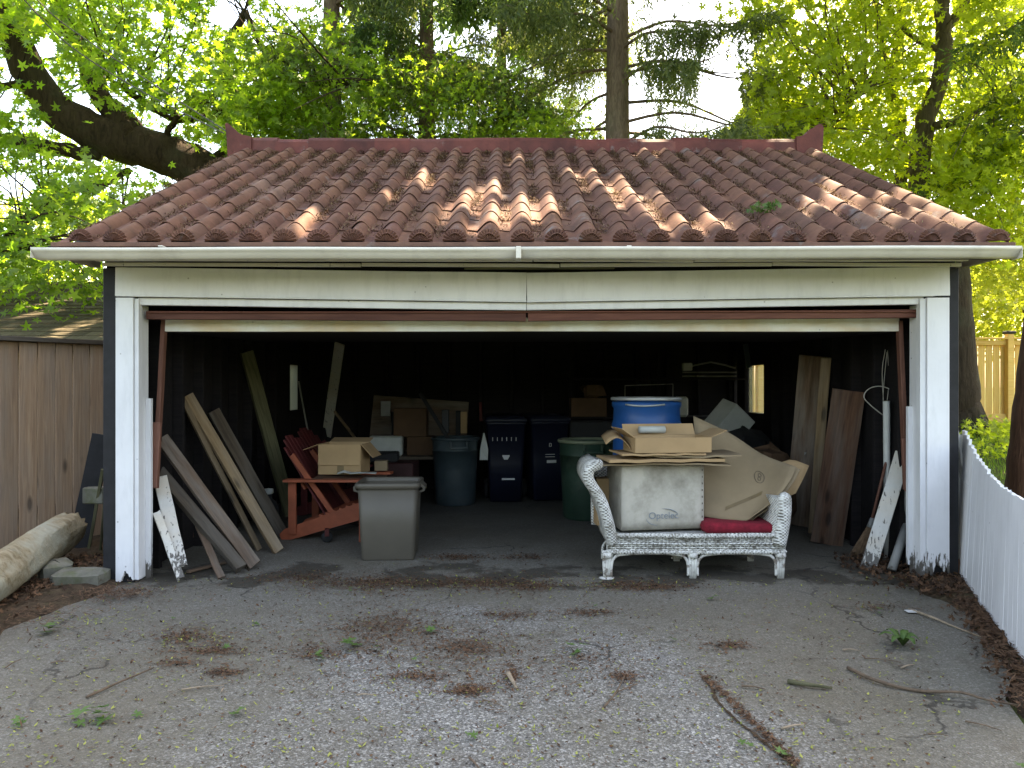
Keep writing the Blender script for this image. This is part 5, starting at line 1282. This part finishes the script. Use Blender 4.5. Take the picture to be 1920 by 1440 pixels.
for tip in ((3.0, 10, 14.5), (1.2, 11, 13.5), (8.5, 8, 14.5), (4.5, 6, 13.5), (9, 12.5, 14), (5, 12.5, 14.5), (2.8, 7.5, 13)):
    a = V((6.8, 12.9, 11.5)); anch += limb(b, [a, a.lerp(V(tip), .5) + V((0, 0, .5)), V(tip)], .055, .02, 6, 4, .02)
b.build('trunk', M['bark_grey'], rt, True)
GAPS_R = [(1345, 170, 60, 85), (1300, 235, 60, 25), (1390, 90, 26, 40), (1500, 30, 18, 14)]
C = np.concatenate([screen_fill(480, 1400, 1960, -120, 330, 11, 15.5), screen_fill(160, 1650, 2000, 260, 470, 11, 15), screen_fill(40, 1385, 1500, 200, 255, 13, 15.5)])
C = C[~inside(C, GAPS_R)]
x, y = topix(C); trunkzone = (np.abs(x - (1722 + np.clip((330 - y) * .17, 0, 45))) < 26) & (C[:, 1] < 13.4); C = C[~(trunkzone & (rng.random(len(C)) < .6))]
th = rng.uniform(0, 2 * np.pi, 900); rr_ = np.sqrt(rng.random(900)); CC = np.stack([5.2 + 6.8 * rr_ * np.cos(th), 9.4 + 6.6 * rr_ * np.sin(th), rng.uniform(11.3, 16.5, 900)], 1)
dp = np.stack([rng.uniform(-4.5, 3.6, 420), rng.uniform(-1.5, 5.2, 420), np.zeros(420)], 1); CC = np.concatenate([CC, dp + SV[None, :] * (rng.uniform(11.6, 16.0, 420) / SV[2])[:, None]])  # adds unseen leaf clusters along sun rays to keep the drive shaded
CC = CC[(HY - (CC[:, 2] - EYE) / CC[:, 1] * F) < -40]
b = MB(); twigs_to(b, np.concatenate([C, CC[:200]]), anch, .28, .009); o = b.build('branches', M['bark_grey'], rt, True); o['kind'] = 'stuff'
cen, nn = leaf_cloud(C, 34, (.30, .30, .17)); k = ~inside(cen, [(a, c, r1 * .85, r2 * .85) for a, c, r1, r2 in GAPS_R]) & ~((cen[:, 1] < 11.2) & (cen[:, 0] < 4.2)); cen, nn = cen[k], nn[k]
x, y = topix(cen); k = ~((np.abs(x - np.interp(y, [0, 80, 160, 240, 340], [1765, 1770, 1760, 1732, 1724])) < 24) & (cen[:, 1] < 13.4) & (rng.random(len(x)) < .8)) & ~((np.abs(x - 1690) < 18) & (y > 180) & (rng.random(len(x)) < .55)); cen, nn = cen[k], nn[k]
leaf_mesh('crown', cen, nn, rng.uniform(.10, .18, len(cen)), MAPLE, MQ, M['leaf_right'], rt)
cen, nn = leaf_cloud(CC, 46, (.45, .45, .30)); nn += np.array(SUN) * 1.2
k = ((HY - (cen[:, 2] - EYE) / cen[:, 1] * F) < -25); cen, nn = cen[k], nn[k]
leaf_mesh('upper_crown', cen, nn, rng.uniform(.22, .34, len(cen)), BIG, BQ, M['leaf_right'], rt)
rt2 = thing('maple_tree', 'second slender maple stem left of the tall bright maple', 'tree', (7.4, 15.0, .6))
b = MB(); an2 = limb(b, [px(1695, 680, 15), px(1692, 420, 15), px(1688, 330, 15), px(1690, 250, 15), px(1672, 150, 15), px(1690, 60, 15), px(1700, -60, 15)], .17, .07, 9, 5, .02)
an2 += limb(b, [px(1672, 160, 15), px(1650, 70, 15), px(1640, -40, 15)], .07, .04, 7); b.build('trunk', M['bark_grey'], rt2, True)
C = np.concatenate([screen_fill(230, 1410, 1960, -100, 330, 15, 18), screen_fill(60, 1395, 1560, 190, 260, 15, 17)]); C = C[~inside(C, GAPS_R)]
cen, nn = leaf_cloud(C, 30, (.36, .36, .2)); k = ~inside(cen, [(a, c, r1 * .85, r2 * .85) for a, c, r1, r2 in GAPS_R]); leaf_mesh('crown', cen[k], nn[k], rng.uniform(.11, .18, int(k.sum())), MAPLE, MQ, M['leaf_far'], rt2)

# ---- trunk at the back corner of the garage, trunk by the picket fence
kt = thing('maple_tree', 'old trunk with flared foot standing right behind the garage corner', 'tree', (6.9, 11.8, .7))
b = MB(); limb(b, [(7.18, 11.8, .55), (7.14, 11.8, .85), (7.10, 11.8, 1.3), (7.06, 11.8, 2.2), (7.0, 11.8, 3.2), (6.9, 11.9, 4.2)], .34, .17, 14, 5, .01)
b.build('trunk', M['bark_maple'], kt, True)
for dx, dy in ((.34, -.12), (.12, -.36), (-.3, -.1), (.25, .3)):
    b = MB(); b.tube(smooth([(7.12 + dx * .3, 11.8 + dy * .3, 1.15), (7.15 + dx * .75, 11.8 + dy * .75, .80), (7.18 + dx * 1.35, 11.8 + dy * 1.35, .66)], 4), [.16, .15, .14, .13, .12, .11, .10, .08, .05], 8); b.build('root', M['bark_maple'], kt, True)
C = screen_fill(120, 1790, 2010, 300, 560, 12.5, 15); cen, nn = leaf_cloud(C, 26, (.3, .3, .2)); leaf_mesh('crown', cen, nn, rng.uniform(.09, .15, len(cen)), MAPLE, MQ, M['leaf_far'], kt)
ct = thing('cedar_tree', 'reddish cedar trunk rising behind the white picket fence', 'tree', (4.80, 7.0, .05))
b = MB(); limb(b, [(4.86, 7.0, -.1), (4.87, 7.0, .6), (4.93, 7.0, 1.4), (5.02, 7.0, 2.4), (5.2, 7.0, 4.5), (5.3, 7.1, 7), (5.3, 7.2, 10), (5.3, 7.2, 12)], .24, .08, 14, 5, .008); b.build('trunk', M['bark_red'], ct, True)

# ---- bushes behind the yellow fence
for i, (lab, x0, x1, y0, y1, d0, d1, n) in enumerate((('yellow green hedge tree rising behind the yellow cedar fence', 1780, 2060, 430, 640, 16, 19, 200), ('olive leafy shrub behind the yellow fence, in the shade', 1600, 1960, 520, 650, 17, 20, 160), ('sunlit young tree low behind the left board fence', -260, 230, 380, 640, 15.8, 19, 220))):
    p = px((x0 + x1) / 2, 725, (d0 + d1) / 2); tt = thing('background_tree', lab, 'tree', (p.x, p.y, .6 if i < 2 else 0))
    b = MB(); limb(b, [(p.x, p.y, -.1), (p.x + .1, p.y, 2), (p.x - .1, p.y, 5)], .12, .05, 8); b.build('trunk', M['bark_grey'], tt, True)
    C = screen_fill(n, x0, x1, y0, y1, d0, d1); cen, nn = leaf_cloud(C, 26, (.34, .34, .24)); leaf_mesh('crown', cen, nn, rng.uniform(.11, .18, len(cen)), MAPLE, MQ, M['leaf_far'], tt)

# ---- spruces behind the ridge
def spray_mesh(name, S, Dv, L, wid, mat, parent, per=9, blade=.085):
    """hanging twigs: a fringe of narrow blades along each strand from S down Dv*L"""
    N = len(S); t = np.tile(np.linspace(.04, 1, per), N)[:, None]; Sr, Dr, Lr = np.repeat(S, per, 0), np.repeat(Dv, per, 0), np.repeat(L, per)[:, None]
    base = Sr + Dr * Lr * t + rng.normal(size=Sr.shape) * .008
    side = unit(np.cross(Dr, unit(rng.normal(size=Dr.shape)))); dirn_ = unit(Dr * .75 + side * rng.uniform(.35, .95, (len(base), 1))) ; n2 = unit(np.cross(dirn_, unit(rng.normal(size=Dr.shape))))
    bl = blade * rng.uniform(.7, 1.35, (len(base), 1)) * (1.12 - .5 * t); w_ = wid * rng.uniform(.7, 1.3, (len(base), 1))
    P = np.stack([base - n2 * w_ * .3, base + dirn_ * bl * .5 - n2 * w_ * .7, base + dirn_ * bl, base + dirn_ * bl * .5 + n2 * w_ * .7, base + n2 * w_ * .3], 1)
    write_mesh(name, P.reshape(-1, 3), 5, [(0, 1, 2, 3, 4)], len(base), mat, parent, 'stuff')
def spruce(label, bx_, by_, r0, zlo, ztop, nbr, rmax, mat, strands, lean_=0.0, gaps=(), seed=1, low_px=255, barkm='bark_spruce', cone=.55, bare=.8):
    q = np.random.default_rng(seed); t = thing('spruce_tree', label, 'tree', (bx_, by_, 0))
    b = MB(); limb(b, [(bx_, by_, -.1), (bx_ + lean_ * 2, by_, 3), (bx_ + lean_ * 6, by_, 8), (bx_ + lean_ * 9, by_, 13), (bx_ + lean_ * 12, by_, ztop)], r0, .04, 14, 6, .008); b.build('trunk', M[barkm], t, True)
    br = MB(); SS = []; DD = []; LL = []
    for i in range(nbr):
        low = i < nbr * .55; z = (zlo + (9.6 - zlo) * i / (nbr * .55) if low else 9.6 + (ztop - 10.2) * (i / nbr - .55) / .45) + q.uniform(-.12, .12); a = q.uniform(0, 2 * math.pi)
        Lb = rmax * (1 - (max(0, z - zlo) / (ztop - zlo)) ** 1.3 * (1 - .15)) * q.uniform(.6, 1.05); o_ = V((bx_ + lean_ * z * .8, by_, z)); dr_ = V((math.cos(a), math.sin(a), 0))
        sag = -.22 * Lb; pts = smooth([o_, o_ + dr_ * Lb * .35 + V((0, 0, .02)), o_ + dr_ * Lb * .7 + V((0, 0, sag * .6)), o_ + dr_ * Lb + V((0, 0, sag * .75))], 4)
        br.tube(pts, [lerp(.035, .006, k / (len(pts) - 1)) for k in range(len(pts))], 5)
        sd2 = V((-dr_.y, dr_.x, 0))
        for k in range(strands if low else strands // 5):
            f = q.uniform(.12, 1) ** .8; j = min(int(f * (len(pts) - 1)), len(pts) - 2); p = pts[j].lerp(pts[j + 1], f * (len(pts) - 1) - j)
            s_ = q.normal(0, .30) * (1 - .5 * abs(f - .5)); p = p + sd2 * s_ + V((0, 0, -abs(s_) * .25))
            SS.append(p); DD.append(V((q.normal(0, .22), q.normal(0, .22), -1)).normalized() if q.random() < .72 else (dr_ * .8 + sd2 * q.normal(0, .5) + V((0, 0, -.35))).normalized()); LL.append(q.uniform(.25, .85) * (1.15 - .4 * f) * (1 if low else 1.5))
    S = np.array([list(p) for p in SS]); Dv = np.array([list(p) for p in DD]); L = np.array(LL)
    mid = S + Dv * L[:, None] * .6
    k = ~inside(mid, gaps) & ~(sun_gap(mid) & (rng.random(len(mid)) < .99)); y_ = topix(S + Dv * L[:, None])[1]; k &= ~((S[:, 1] < 10.9) & (S[:, 2] < 4.4)); tp = topix(mid)[0]
    for tx_, tw_, ty_ in ((622, 30, 14.0), (1158, 40, 13.5), (800, 22, 15.0)): k &= ~((np.abs(tp - tx_) < tw_) & (S[:, 1] < ty_ + .2) & (rng.random(len(S)) < bare))
    o = br.build('branches', M[barkm], t, True); o['kind'] = 'stuff'
    lo = k & (S[:, 2] < 9.4); hi = k & (S[:, 2] >= 9.4)
    spray_mesh('foliage', S[lo], Dv[lo], L[lo], .017, M[mat], t, 12, .125)
    spray_mesh('upper_foliage', S[hi], Dv[hi], L[hi], .05, M[mat], t, 8, .30)
GS = [(1350, 170, 42, 90), (1300, 235, 60, 24), (1100, 222, 26, 24), (935, 60, 26, 18), (1040, 195, 22, 16), (470, 25, 50, 34)]
spruce('grey barked spruce with drooping sprays left of the middle behind the ridge', px(622, 0, 14).x, 14.0, .31, 4.6, 19, 56, 3.1, 'needle', 150, .0, GS, 3)
spruce('spruce with thick dark green skirts behind the middle of the ridge', px(800, 0, 15).x, 15.0, .30, 3.6, 20, 64, 3.2, 'needle_dark', 150, .0, GS, 5)
spruce('spruce with thick bare brown trunk and hanging twigs above the ridge', px(1158, 0, 13.5).x, 13.5, .40, 4.8, 20, 60, 3.3, 'needle', 170, .0, GS, 8)
spruce('slim dark spruce between two others, low branches touching the ridge line', px(940, 0, 16.5).x, 16.5, .22, 3.4, 17, 48, 2.3, 'needle_dark', 130, .0, GS, 13)
spruce('hemlock with dark overhanging branches at the right edge of the yard', 8.3, 10.6, .20, 5.0, 13, 30, 2.6, 'needle_dark', 120, .0, GS, 17)
# low shrubs just behind the ridge line
lt = thing('background_tree', 'low leafy undergrowth tree showing just over the middle of the ridge', 'tree', (-1.6, 14.2, 0))
b = MB(); limb(b, [(-1.6, 14.2, -.1), (-1.5, 14.2, 2.5), (-1.7, 14.3, 5.5)], .12, .05, 8); b.build('trunk', M['bark_grey'], lt, True)
C = np.concatenate([screen_fill(190, 480, 960, 120, 290, 12.4, 15.5), screen_fill(40, 960, 1090, 215, 290, 12.6, 15)]); C = C[~inside(C, GS)]; x, y = topix(C); C = C[~((np.abs(x - 622) < 40) & (y < 190))]; cen, nn = leaf_cloud(C, 28, (.28, .28, .2)); leaf_mesh('crown', cen, nn, rng.uniform(.08, .14, len(cen)), MAPLE, MQ, M['leaf_left'], lt)

# overhead wires
for i, (lab, pts) in enumerate((('thin overhead wire running down to left end of the ridge, the lower one', [(40, -6, 9.5), (130, 85, 9.2), (260, 168, 8.8), (420, 250, 8.0)]), ('thin overhead wire above the other one on the left', [(62, -8, 9.6), (120, 45, 9.3), (260, 140, 8.9), (424, 246, 8.05)]))):
    b = MB(); b.tube(smooth([px(p[0], p[1], p[2] - (1.6 - .5 * k_)) for k_, p in enumerate(pts)], 6), .007, 5); o = b.build('overhead_wire', M['cable']); setp(o, lab, 'wire')


# ---- added evergreen hedge, unseen behind the viewer, blocks low sky light from the garage
hg = thing('hedge', 'added unseen evergreen hedge keeping low sky light out of the garage', 'hedge', (0, -8.5, 0))
n_ = 9000; cen = np.stack([rng.uniform(-14, 14, n_), -8.5 + rng.uniform(-.6, .6, n_), rng.uniform(.05, 3.1, n_)], 1)
leaf_mesh('foliage', cen, rng.normal(size=cen.shape) + np.array((0, .5, .3)), rng.uniform(.20, .34, n_), BIG, BQ, M['needle_dark'], hg)
for x_ in range(-12, 13, 3):
    b = MB(); limb(b, [(x_, -8.5, -.05), (x_ + .05, -8.5, 1.2), (x_, -8.5, 2.4)], .06, .03, 7); b.build('stem', M['bark_spruce'], hg, True)

# ------------------------------------------------------------------ grass, litter, twigs
n = 26000; gxv = rng.uniform(3.9, 12.5, n); gyv = rng.uniform(6.4, 14.6, n); ok = (gxv / gyv > .52) & (gxv / gyv < .80) & ~((gyv < 7.6) & (gxv < 4.4)); gxv, gyv = gxv[ok], gyv[ok]
gz = terr(gxv, gyv); hh = rng.uniform(.05, .14, len(gxv)); a = rng.uniform(0, 2 * np.pi, len(gxv)); base = np.stack([gxv, gyv, gz - .005], 1)
sdv = np.stack([np.cos(a), np.sin(a), 0 * a], 1) * .006; tip = base + np.stack([rng.normal(0, .03, len(a)), rng.normal(0, .03, len(a)), hh], 1)
write_mesh('grass', np.stack([base - sdv, base + sdv, tip], 1).reshape(-1, 3), 3, [(0, 1, 2)], len(a), M['grass'], None, 'stuff')['label'] = 'patchy sunlit lawn grass behind the picket fence'
C = screen_fill(60, 1810, 1900, 812, 850, 9.5, 12); C[:, 2] = terr(C[:, 0], C[:, 1]) + rng.uniform(.05, .2, len(C)); cen, nn = leaf_cloud(C, 14, (.14, .14, .06)); leaf_mesh('ground_cover', cen, nn, rng.uniform(.05, .10, len(cen)), MAPLE, MQ, M['leaf_right'], None); bpy.data.objects['ground_cover']['label'] = 'low leafy ground cover in front of the yellow fence'

def needles(name, P, nrm_tilt, ln, wd, mat, label):
    N = len(P); a = rng.uniform(0, 2 * np.pi, N); d = np.stack([np.cos(a), np.sin(a), rng.normal(0, nrm_tilt, N)], 1); s = np.stack([-np.sin(a), np.cos(a), 0 * a], 1); ln = ln * rng.uniform(.5, 1.5, (N, 1)); wd = wd * rng.uniform(.6, 1.5, (N, 1))
    Q = np.stack([P - d * ln / 2, P + s * wd, P + d * ln / 2 + np.array((0, 0, .004)), P - s * wd], 1)
    o = write_mesh(name, Q.reshape(-1, 3), 4, [(0, 1, 2, 3)], N, mat, None, 'stuff'); o['label'] = label; return o
def gpatch(x, y, rx, ry, n):
    xs, ys = x + rng.standard_t(3, n) * rx / 1.9, np.clip(y + rng.standard_t(3, n) * ry / 1.9, 1000, 1600); d = EYE * F / (ys - HY); return np.stack([(xs - CX) / F * d, d, np.full(n, .004) + rng.uniform(0, .006, n)], 1)
PB = [(720, 1175, 110, 30, 900), (880, 1215, 70, 22, 420), (350, 1195, 70, 14, 420), (400, 1222, 60, 9, 260), (330, 1245, 40, 8, 120), (420, 1262, 40, 9, 160), (880, 1296, 40, 10, 300), (960, 1268, 12, 18, 120), (700, 1095, 120, 16, 1500), (560, 1085, 90, 14, 600), (900, 1095, 110, 12, 1200), (1000, 1100, 60, 10, 500), (860, 1046, 60, 7, 500), (990, 1045, 50, 7, 300), (1180, 1100, 80, 10, 700), (1230, 1102, 60, 8, 350), (1100, 1150, 60, 8, 250), (950, 1155, 60, 8, 260), (1370, 1212, 40, 10, 220), *[(1325 + 165 * q / 15, 1272 + 162 * q / 15, 7, 5, 36) for q in range(16)], (250, 1110, 60, 10, 300), (1090, 1240, 60, 16, 120), (1170, 1270, 30, 10, 130), (780, 1270, 60, 10, 160), (600, 1225, 70, 16, 220), (1650, 1140, 80, 10, 160), (760, 1200, 260, 60, 900), (900, 1250, 420, 70, 900)]
P = np.concatenate([gpatch(*q) for q in PB]); needles('needle_litter', P, .12, .032, .0024, M['litter_brown'], 'rust brown dry needles drifted across the driveway')
P = np.concatenate([gpatch(x, y, rx * .9, ry * .8, int(n * .35)) for x, y, rx, ry, n in PB]); cen = P + np.array((0, 0, .004)); leaf_mesh('bark_crumbs', cen, rng.normal(size=cen.shape) * .35 + np.array((0, 0, 1)), rng.uniform(.010, .026, len(cen)), TRI, TQ, M['litter_dead'], None); bpy.data.objects['bark_crumbs']['label'] = 'brown crumbs of bark and leaf among the needles'
ys = 1075 + 480 * rng.random(2600) ** 1.15; xs = rng.uniform(-60, 1900, 2600); d = EYE * F / (ys - HY); P = np.stack([(xs - CX) / F * d, d, np.full(2600, .007)], 1)
P = np.concatenate([P, gpatch(900, 1095, 400, 14, 420), gpatch(170, 1165, 120, 14, 90), gpatch(340, 1200, 60, 12, 60)]); k = P[:, 0] < 2.3 + (P[:, 1] - 4) * .45; P = P[k]
needles('flower_litter', P, .3, .020, .0042, M['litter_green'], 'pale yellow green maple flowers scattered on the driveway')
ys = 1060 + 480 * rng.random(3000) ** 1.1; xs = rng.uniform(-60, 1900, 3000); d = EYE * F / (ys - HY); P = np.stack([(xs - CX) / F * d, d, np.full(3000, .006)], 1); P = P[P[:, 0] < 2.3 + (P[:, 1] - 4) * .45]
leaf_mesh('dark_crumbs', P, rng.normal(size=P.shape) * .3 + np.array((0, 0, 1)), rng.uniform(.008, .022, len(P)), TRI, TQ, M['litter_dead'], None); bpy.data.objects['dark_crumbs']['label'] = 'small dark crumbs scattered over the asphalt'
# dead leaves by the right post and along the picket fence, and on the soil at left
def pts_poly(n, f):
    q = rng.random(n); r2 = rng.normal(0, 1, n); return f(q, r2)
P1 = pts_poly(520, lambda q, r: np.stack([3.05 + .22 * r, 5.35 + .35 * (q - .5) * 1.5, .03 + .05 * rng.random(520)], 1))
P2 = pts_poly(900, lambda q, r: np.stack([lerp(3.25, 2.35, q) + .09 * r, lerp(5.5, 3.3, q) + .04 * r, .03 + .03 * rng.random(900)], 1))
P3 = pts_poly(420, lambda q, r: np.stack([2.9 + .13 * r, 5.75 + .5 * q, .012 + .06 * rng.random(420)], 1))
P4 = pts_poly(900, lambda q, r: np.stack([-3.2 - .5 * q + .1 * r, 4.3 + 1.9 * rng.random(900), .05 + .03 * rng.random(900)], 1))
for nm, P, lab in (('dead_leaves', np.concatenate([P1, P3]), 'brown dead leaves heaped around the right white post'), ('dead_leaves', P2, 'brown dead leaves lying along the foot of the picket fence'), ('dead_leaves', P4, 'dead leaves and bark crumbs on soil between log and garage')):
    leaf_mesh(nm, P, rng.normal(size=P.shape) * .6 + np.array((0, 0, 1)), rng.uniform(.018, .055, len(P)), MAPLE, MQ, M['litter_dead'], None, .4)
    o = [q for q in bpy.data.objects if q.name.startswith(nm)][-1]; o['label'] = lab
for o, lab in zip(sorted([q for q in bpy.data.objects if q.name.startswith('dead_leaves')], key=lambda q: q.name), ('brown dead leaves heaped around the right white post', 'brown dead leaves lying along the foot of the picket fence', 'dead leaves and bark crumbs on soil between log and garage')): o['label'] = lab
P = np.concatenate([gpatch(60, 1160, 130, 30, 500), gpatch(200, 1120, 60, 14, 500)]); P[:, 2] += .03; needles('needle_litter', P, .2, .05, .003, M['litter_brown'], 'dry needles on the soil at the end of the log')
P = P2 + np.array((0, 0, .02)); needles('needle_litter', P, .2, .05, .003, M['litter_brown'], 'dry needles on the soil under the picket fence')
# needles caught in the pans of the roof tiles
nr3 = 60000; col_ = rng.integers(0, NC, nr3); s_ = rng.uniform(.05, SLOPE - .12, nr3); dens = .25 + .75 * (s_ / SLOPE) ** .8; cl = np.sin(col_ * 2.3 + s_ * 5.0) + np.sin(s_ * 11 + col_ * 1.1) * .6
k = (rng.random(nr3) < dens) & (cl + rng.normal(0, .5, nr3) > .1); col_, s_ = col_[k], s_[k]; nk = len(s_)
u_ = TX0 + (col_ + np.clip(rng.normal(.17, .11, nk), -.05, .5)) * TP; P = np.stack([u_, EY + s_ * math.cos(PITCH), EZ + s_ * math.sin(PITCH)], 1) + np.array(nrm)[None, :] * (.022 + .022 * rng.random((nk, 1)))
needles('roof_litter', P, .5, .032, .0024, M['litter_brown'], 'dry brown needles caught between the rolls of the roof tiles')
kk = rng.random(nk) < .3; needles('roof_litter', P[kk] + np.array((0, -.002, .006)), .5, .026, .003, m_leaf('dry_straw', (.12, .075, .035), (.30, .21, .11), (.05, .03, .01), (.1, .07, .02), .1, .9), 'pale dry flower husks caught between roof tiles')
ws = thing('roof_weed', 'small green weed growing between the roof tiles', 'weed', px(1440, 390, 5.9))
C = np.array([list(px(1432, 388, 5.55)), list(px(1448, 386, 5.6)), list(px(1425, 392, 5.5))]); cen, nn = leaf_cloud(C, 16, (.035, .03, .02)); leaf_mesh('leaves', cen, nn, .05, MAPLE, MQ, M['leaf_fallen'], ws)

# green leaves and twigs, each one lying on its own
def fallen(x, y, s, n_=3, lab='green maple leaves freshly fallen on the asphalt', grp='fallen green leaves on the driveway'):
    p = gr(x, y); b = MB()
    for k in range(n_):
        a = rnd.uniform(0, 6.28); c = p + V((rnd.gauss(0, s * .35), rnd.gauss(0, s * .35), .016 + .014 * k)); tx_, ty_ = V((math.cos(a), math.sin(a), rnd.uniform(-.35, .35))), V((-math.sin(a), math.cos(a), rnd.uniform(-.35, .35)))
        vs = [c + tx_ * (q[0] * s) + ty_ * (q[1] * s) + V((0, 0, .25 * s * abs(q[0]) * rnd.uniform(0, 1))) for q in MAPLE]; b.add(vs, MQ)
    o = b.build('fallen_leaf', M['leaf_fallen']); setp(o, lab, 'leaf', grp)
for x, y, s, n_ in ((600, 1240, .07, 3), (665, 1215, .12, 4), (705, 1222, .08, 2), (805, 1190, .10, 2), (1095, 1222, .11, 3), (785, 1245, .05, 2), (320, 1165, .05, 1), (475, 1175, .07, 1), (405, 1218, .07, 1), (190, 1352, .14, 4), (150, 1362, .08, 1), (240, 1352, .08, 1), (440, 1338, .08, 2), (1340, 1125, .08, 2), (1655, 1152, .08, 2), (1260, 1205, .07, 2), (90, 1185, .14, 3), (1480, 1420, .07, 2), (40, 1360, .08, 2), (1400, 1400, .06, 2), (1115, 1140, .06, 2), (885, 1390, .06, 2), (660, 1110, .05, 2), (1900, 1436, .07, 1)):
    fallen(x, y, s * .72, n_)
w_ = thing('weed', 'bright green weed sprouting from the asphalt near picket fence', 'weed', gr(1693, 1212), 0, None, True)
for k in range(7):
    a = k * .95; ln = rnd.uniform(.07, .13); b = MB(); P = [[V((math.cos(a), math.sin(a), 0)) * ln * q + V((-math.sin(a), math.cos(a), 0)) * (e * .022 * math.sin(math.pi * min(1, q * .9 + .05))) + V((0, 0, .005 + .07 * math.sin(q * 2.4))) for e in (-1, 0, 1)] for q in (0, .25, .5, .75, 1)]
    b.sheet(P, .001); b.build('leaf_blade', M['leaf_fallen'], w_, True)
def twig(pts, r, mat, lab, grp=None, fork=None):
    b = MB(); P = [gr(x, y, .010 + h) for x, y, h in pts]; P = smooth(P, 4); b.tube(P, [lerp(r, r * .45, k / (len(P) - 1)) for k in range(len(P))], 6, None, 0, .12)
    if fork: b.tube(smooth([gr(x, y, .012) for x, y in fork], 3), r * .5, 5)
    o = b.build('twig', mat, None, True); setp(o, lab, 'twig', grp)
twig([(1590, 1252, 0), (1640, 1275, .01), (1720, 1295, .0), (1800, 1298, .02), (1850, 1312, .01), (1925, 1325, 0)], .010, M['twig'], 'long forked bare branch lying across the right of the driveway')
twig([(1705, 1142, 0), (1750, 1158, .01), (1790, 1175, .0), (1850, 1198, 0)], .009, M['twig_pale'], 'pale bare branch lying near the right post and picket fence')
twig([(162, 1307, 0), (210, 1285, .005), (250, 1268, .01), (288, 1252, 0)], .007, M['twig'], 'straight dark brown stick at left of the driveway')
twig([(1478, 1278, 0), (1520, 1284, .01), (1560, 1290, 0)], .014, M['mossy'], 'short thick mossy stick lying beside the long branch')
twig([(952, 1262, 0), (962, 1278, .01), (968, 1290, 0)], .013, M['twig_pale'], 'stubby split piece of bark in the middle of the drive')
twig([(1133, 1325, 0), (1155, 1298, .005), (1172, 1265, 0)], .006, M['twig'], 'thin forked twig in the middle of the driveway', None, [(1155, 1298), (1180, 1288), (1195, 1282)])
for pts in (((905, 1312), (945, 1325)), ((1465, 1366), (1508, 1358)), ((1810, 1352), (1878, 1370)), ((1740, 1376), (1778, 1380)), ((1390, 1286), (1435, 1292)), ((1620, 1234), (1690, 1242)), ((880, 1420), (905, 1450)), ((415, 1297), (420, 1290)), ((1580, 1218), (1612, 1220)), ((230, 1116), (275, 1112)), ((10, 1252), (40, 1236)), ((95, 1243), (130, 1240)), ((355, 1180), (390, 1176)), ((1690, 1252), (1715, 1246)), ((340, 1293), (420, 1285)), ((668, 1303), (700, 1303))):
    (xa, ya), (xb, yb) = pts; twig([(xa, ya, 0), ((xa + xb) / 2, (ya + yb) / 2 - 2, .004), (xb, yb, 0)], rnd.uniform(.003, .006), rnd.choice([M['twig'], M['twig_pale']]), 'small dry twig lying on the asphalt', 'small twigs on the driveway')
b = MB(); p = gr(1710, 1146, .012); b.cbox((p.x, p.y, .012), (.075, .05, .004), None, .001); o = b.build('paper_scrap', M['label_white']); setp(o, 'white scrap of paper at the end of the pale branch', 'paper')
# crack in the asphalt
b = MB(); P = [gr(x, y, .0045) for x, y in ((1318, 1268), (1335, 1290), (1342, 1310), (1365, 1335), (1390, 1358), (1410, 1372), (1440, 1398), (1475, 1425), (1500, 1450))]; P = smooth(P, 5); vs = []; fs = []
for k, p in enumerate(P):
    wv_ = rnd.uniform(.004, .011); vs += [p + V((-wv_, 0, 0)), p + V((wv_, 0, 0))]
    if k: fs.append((2 * k - 2, 2 * k - 1, 2 * k + 1, 2 * k))
b.add(vs, fs); o = b.build('asphalt_crack', M['soil']); setp(o, kind='structure')
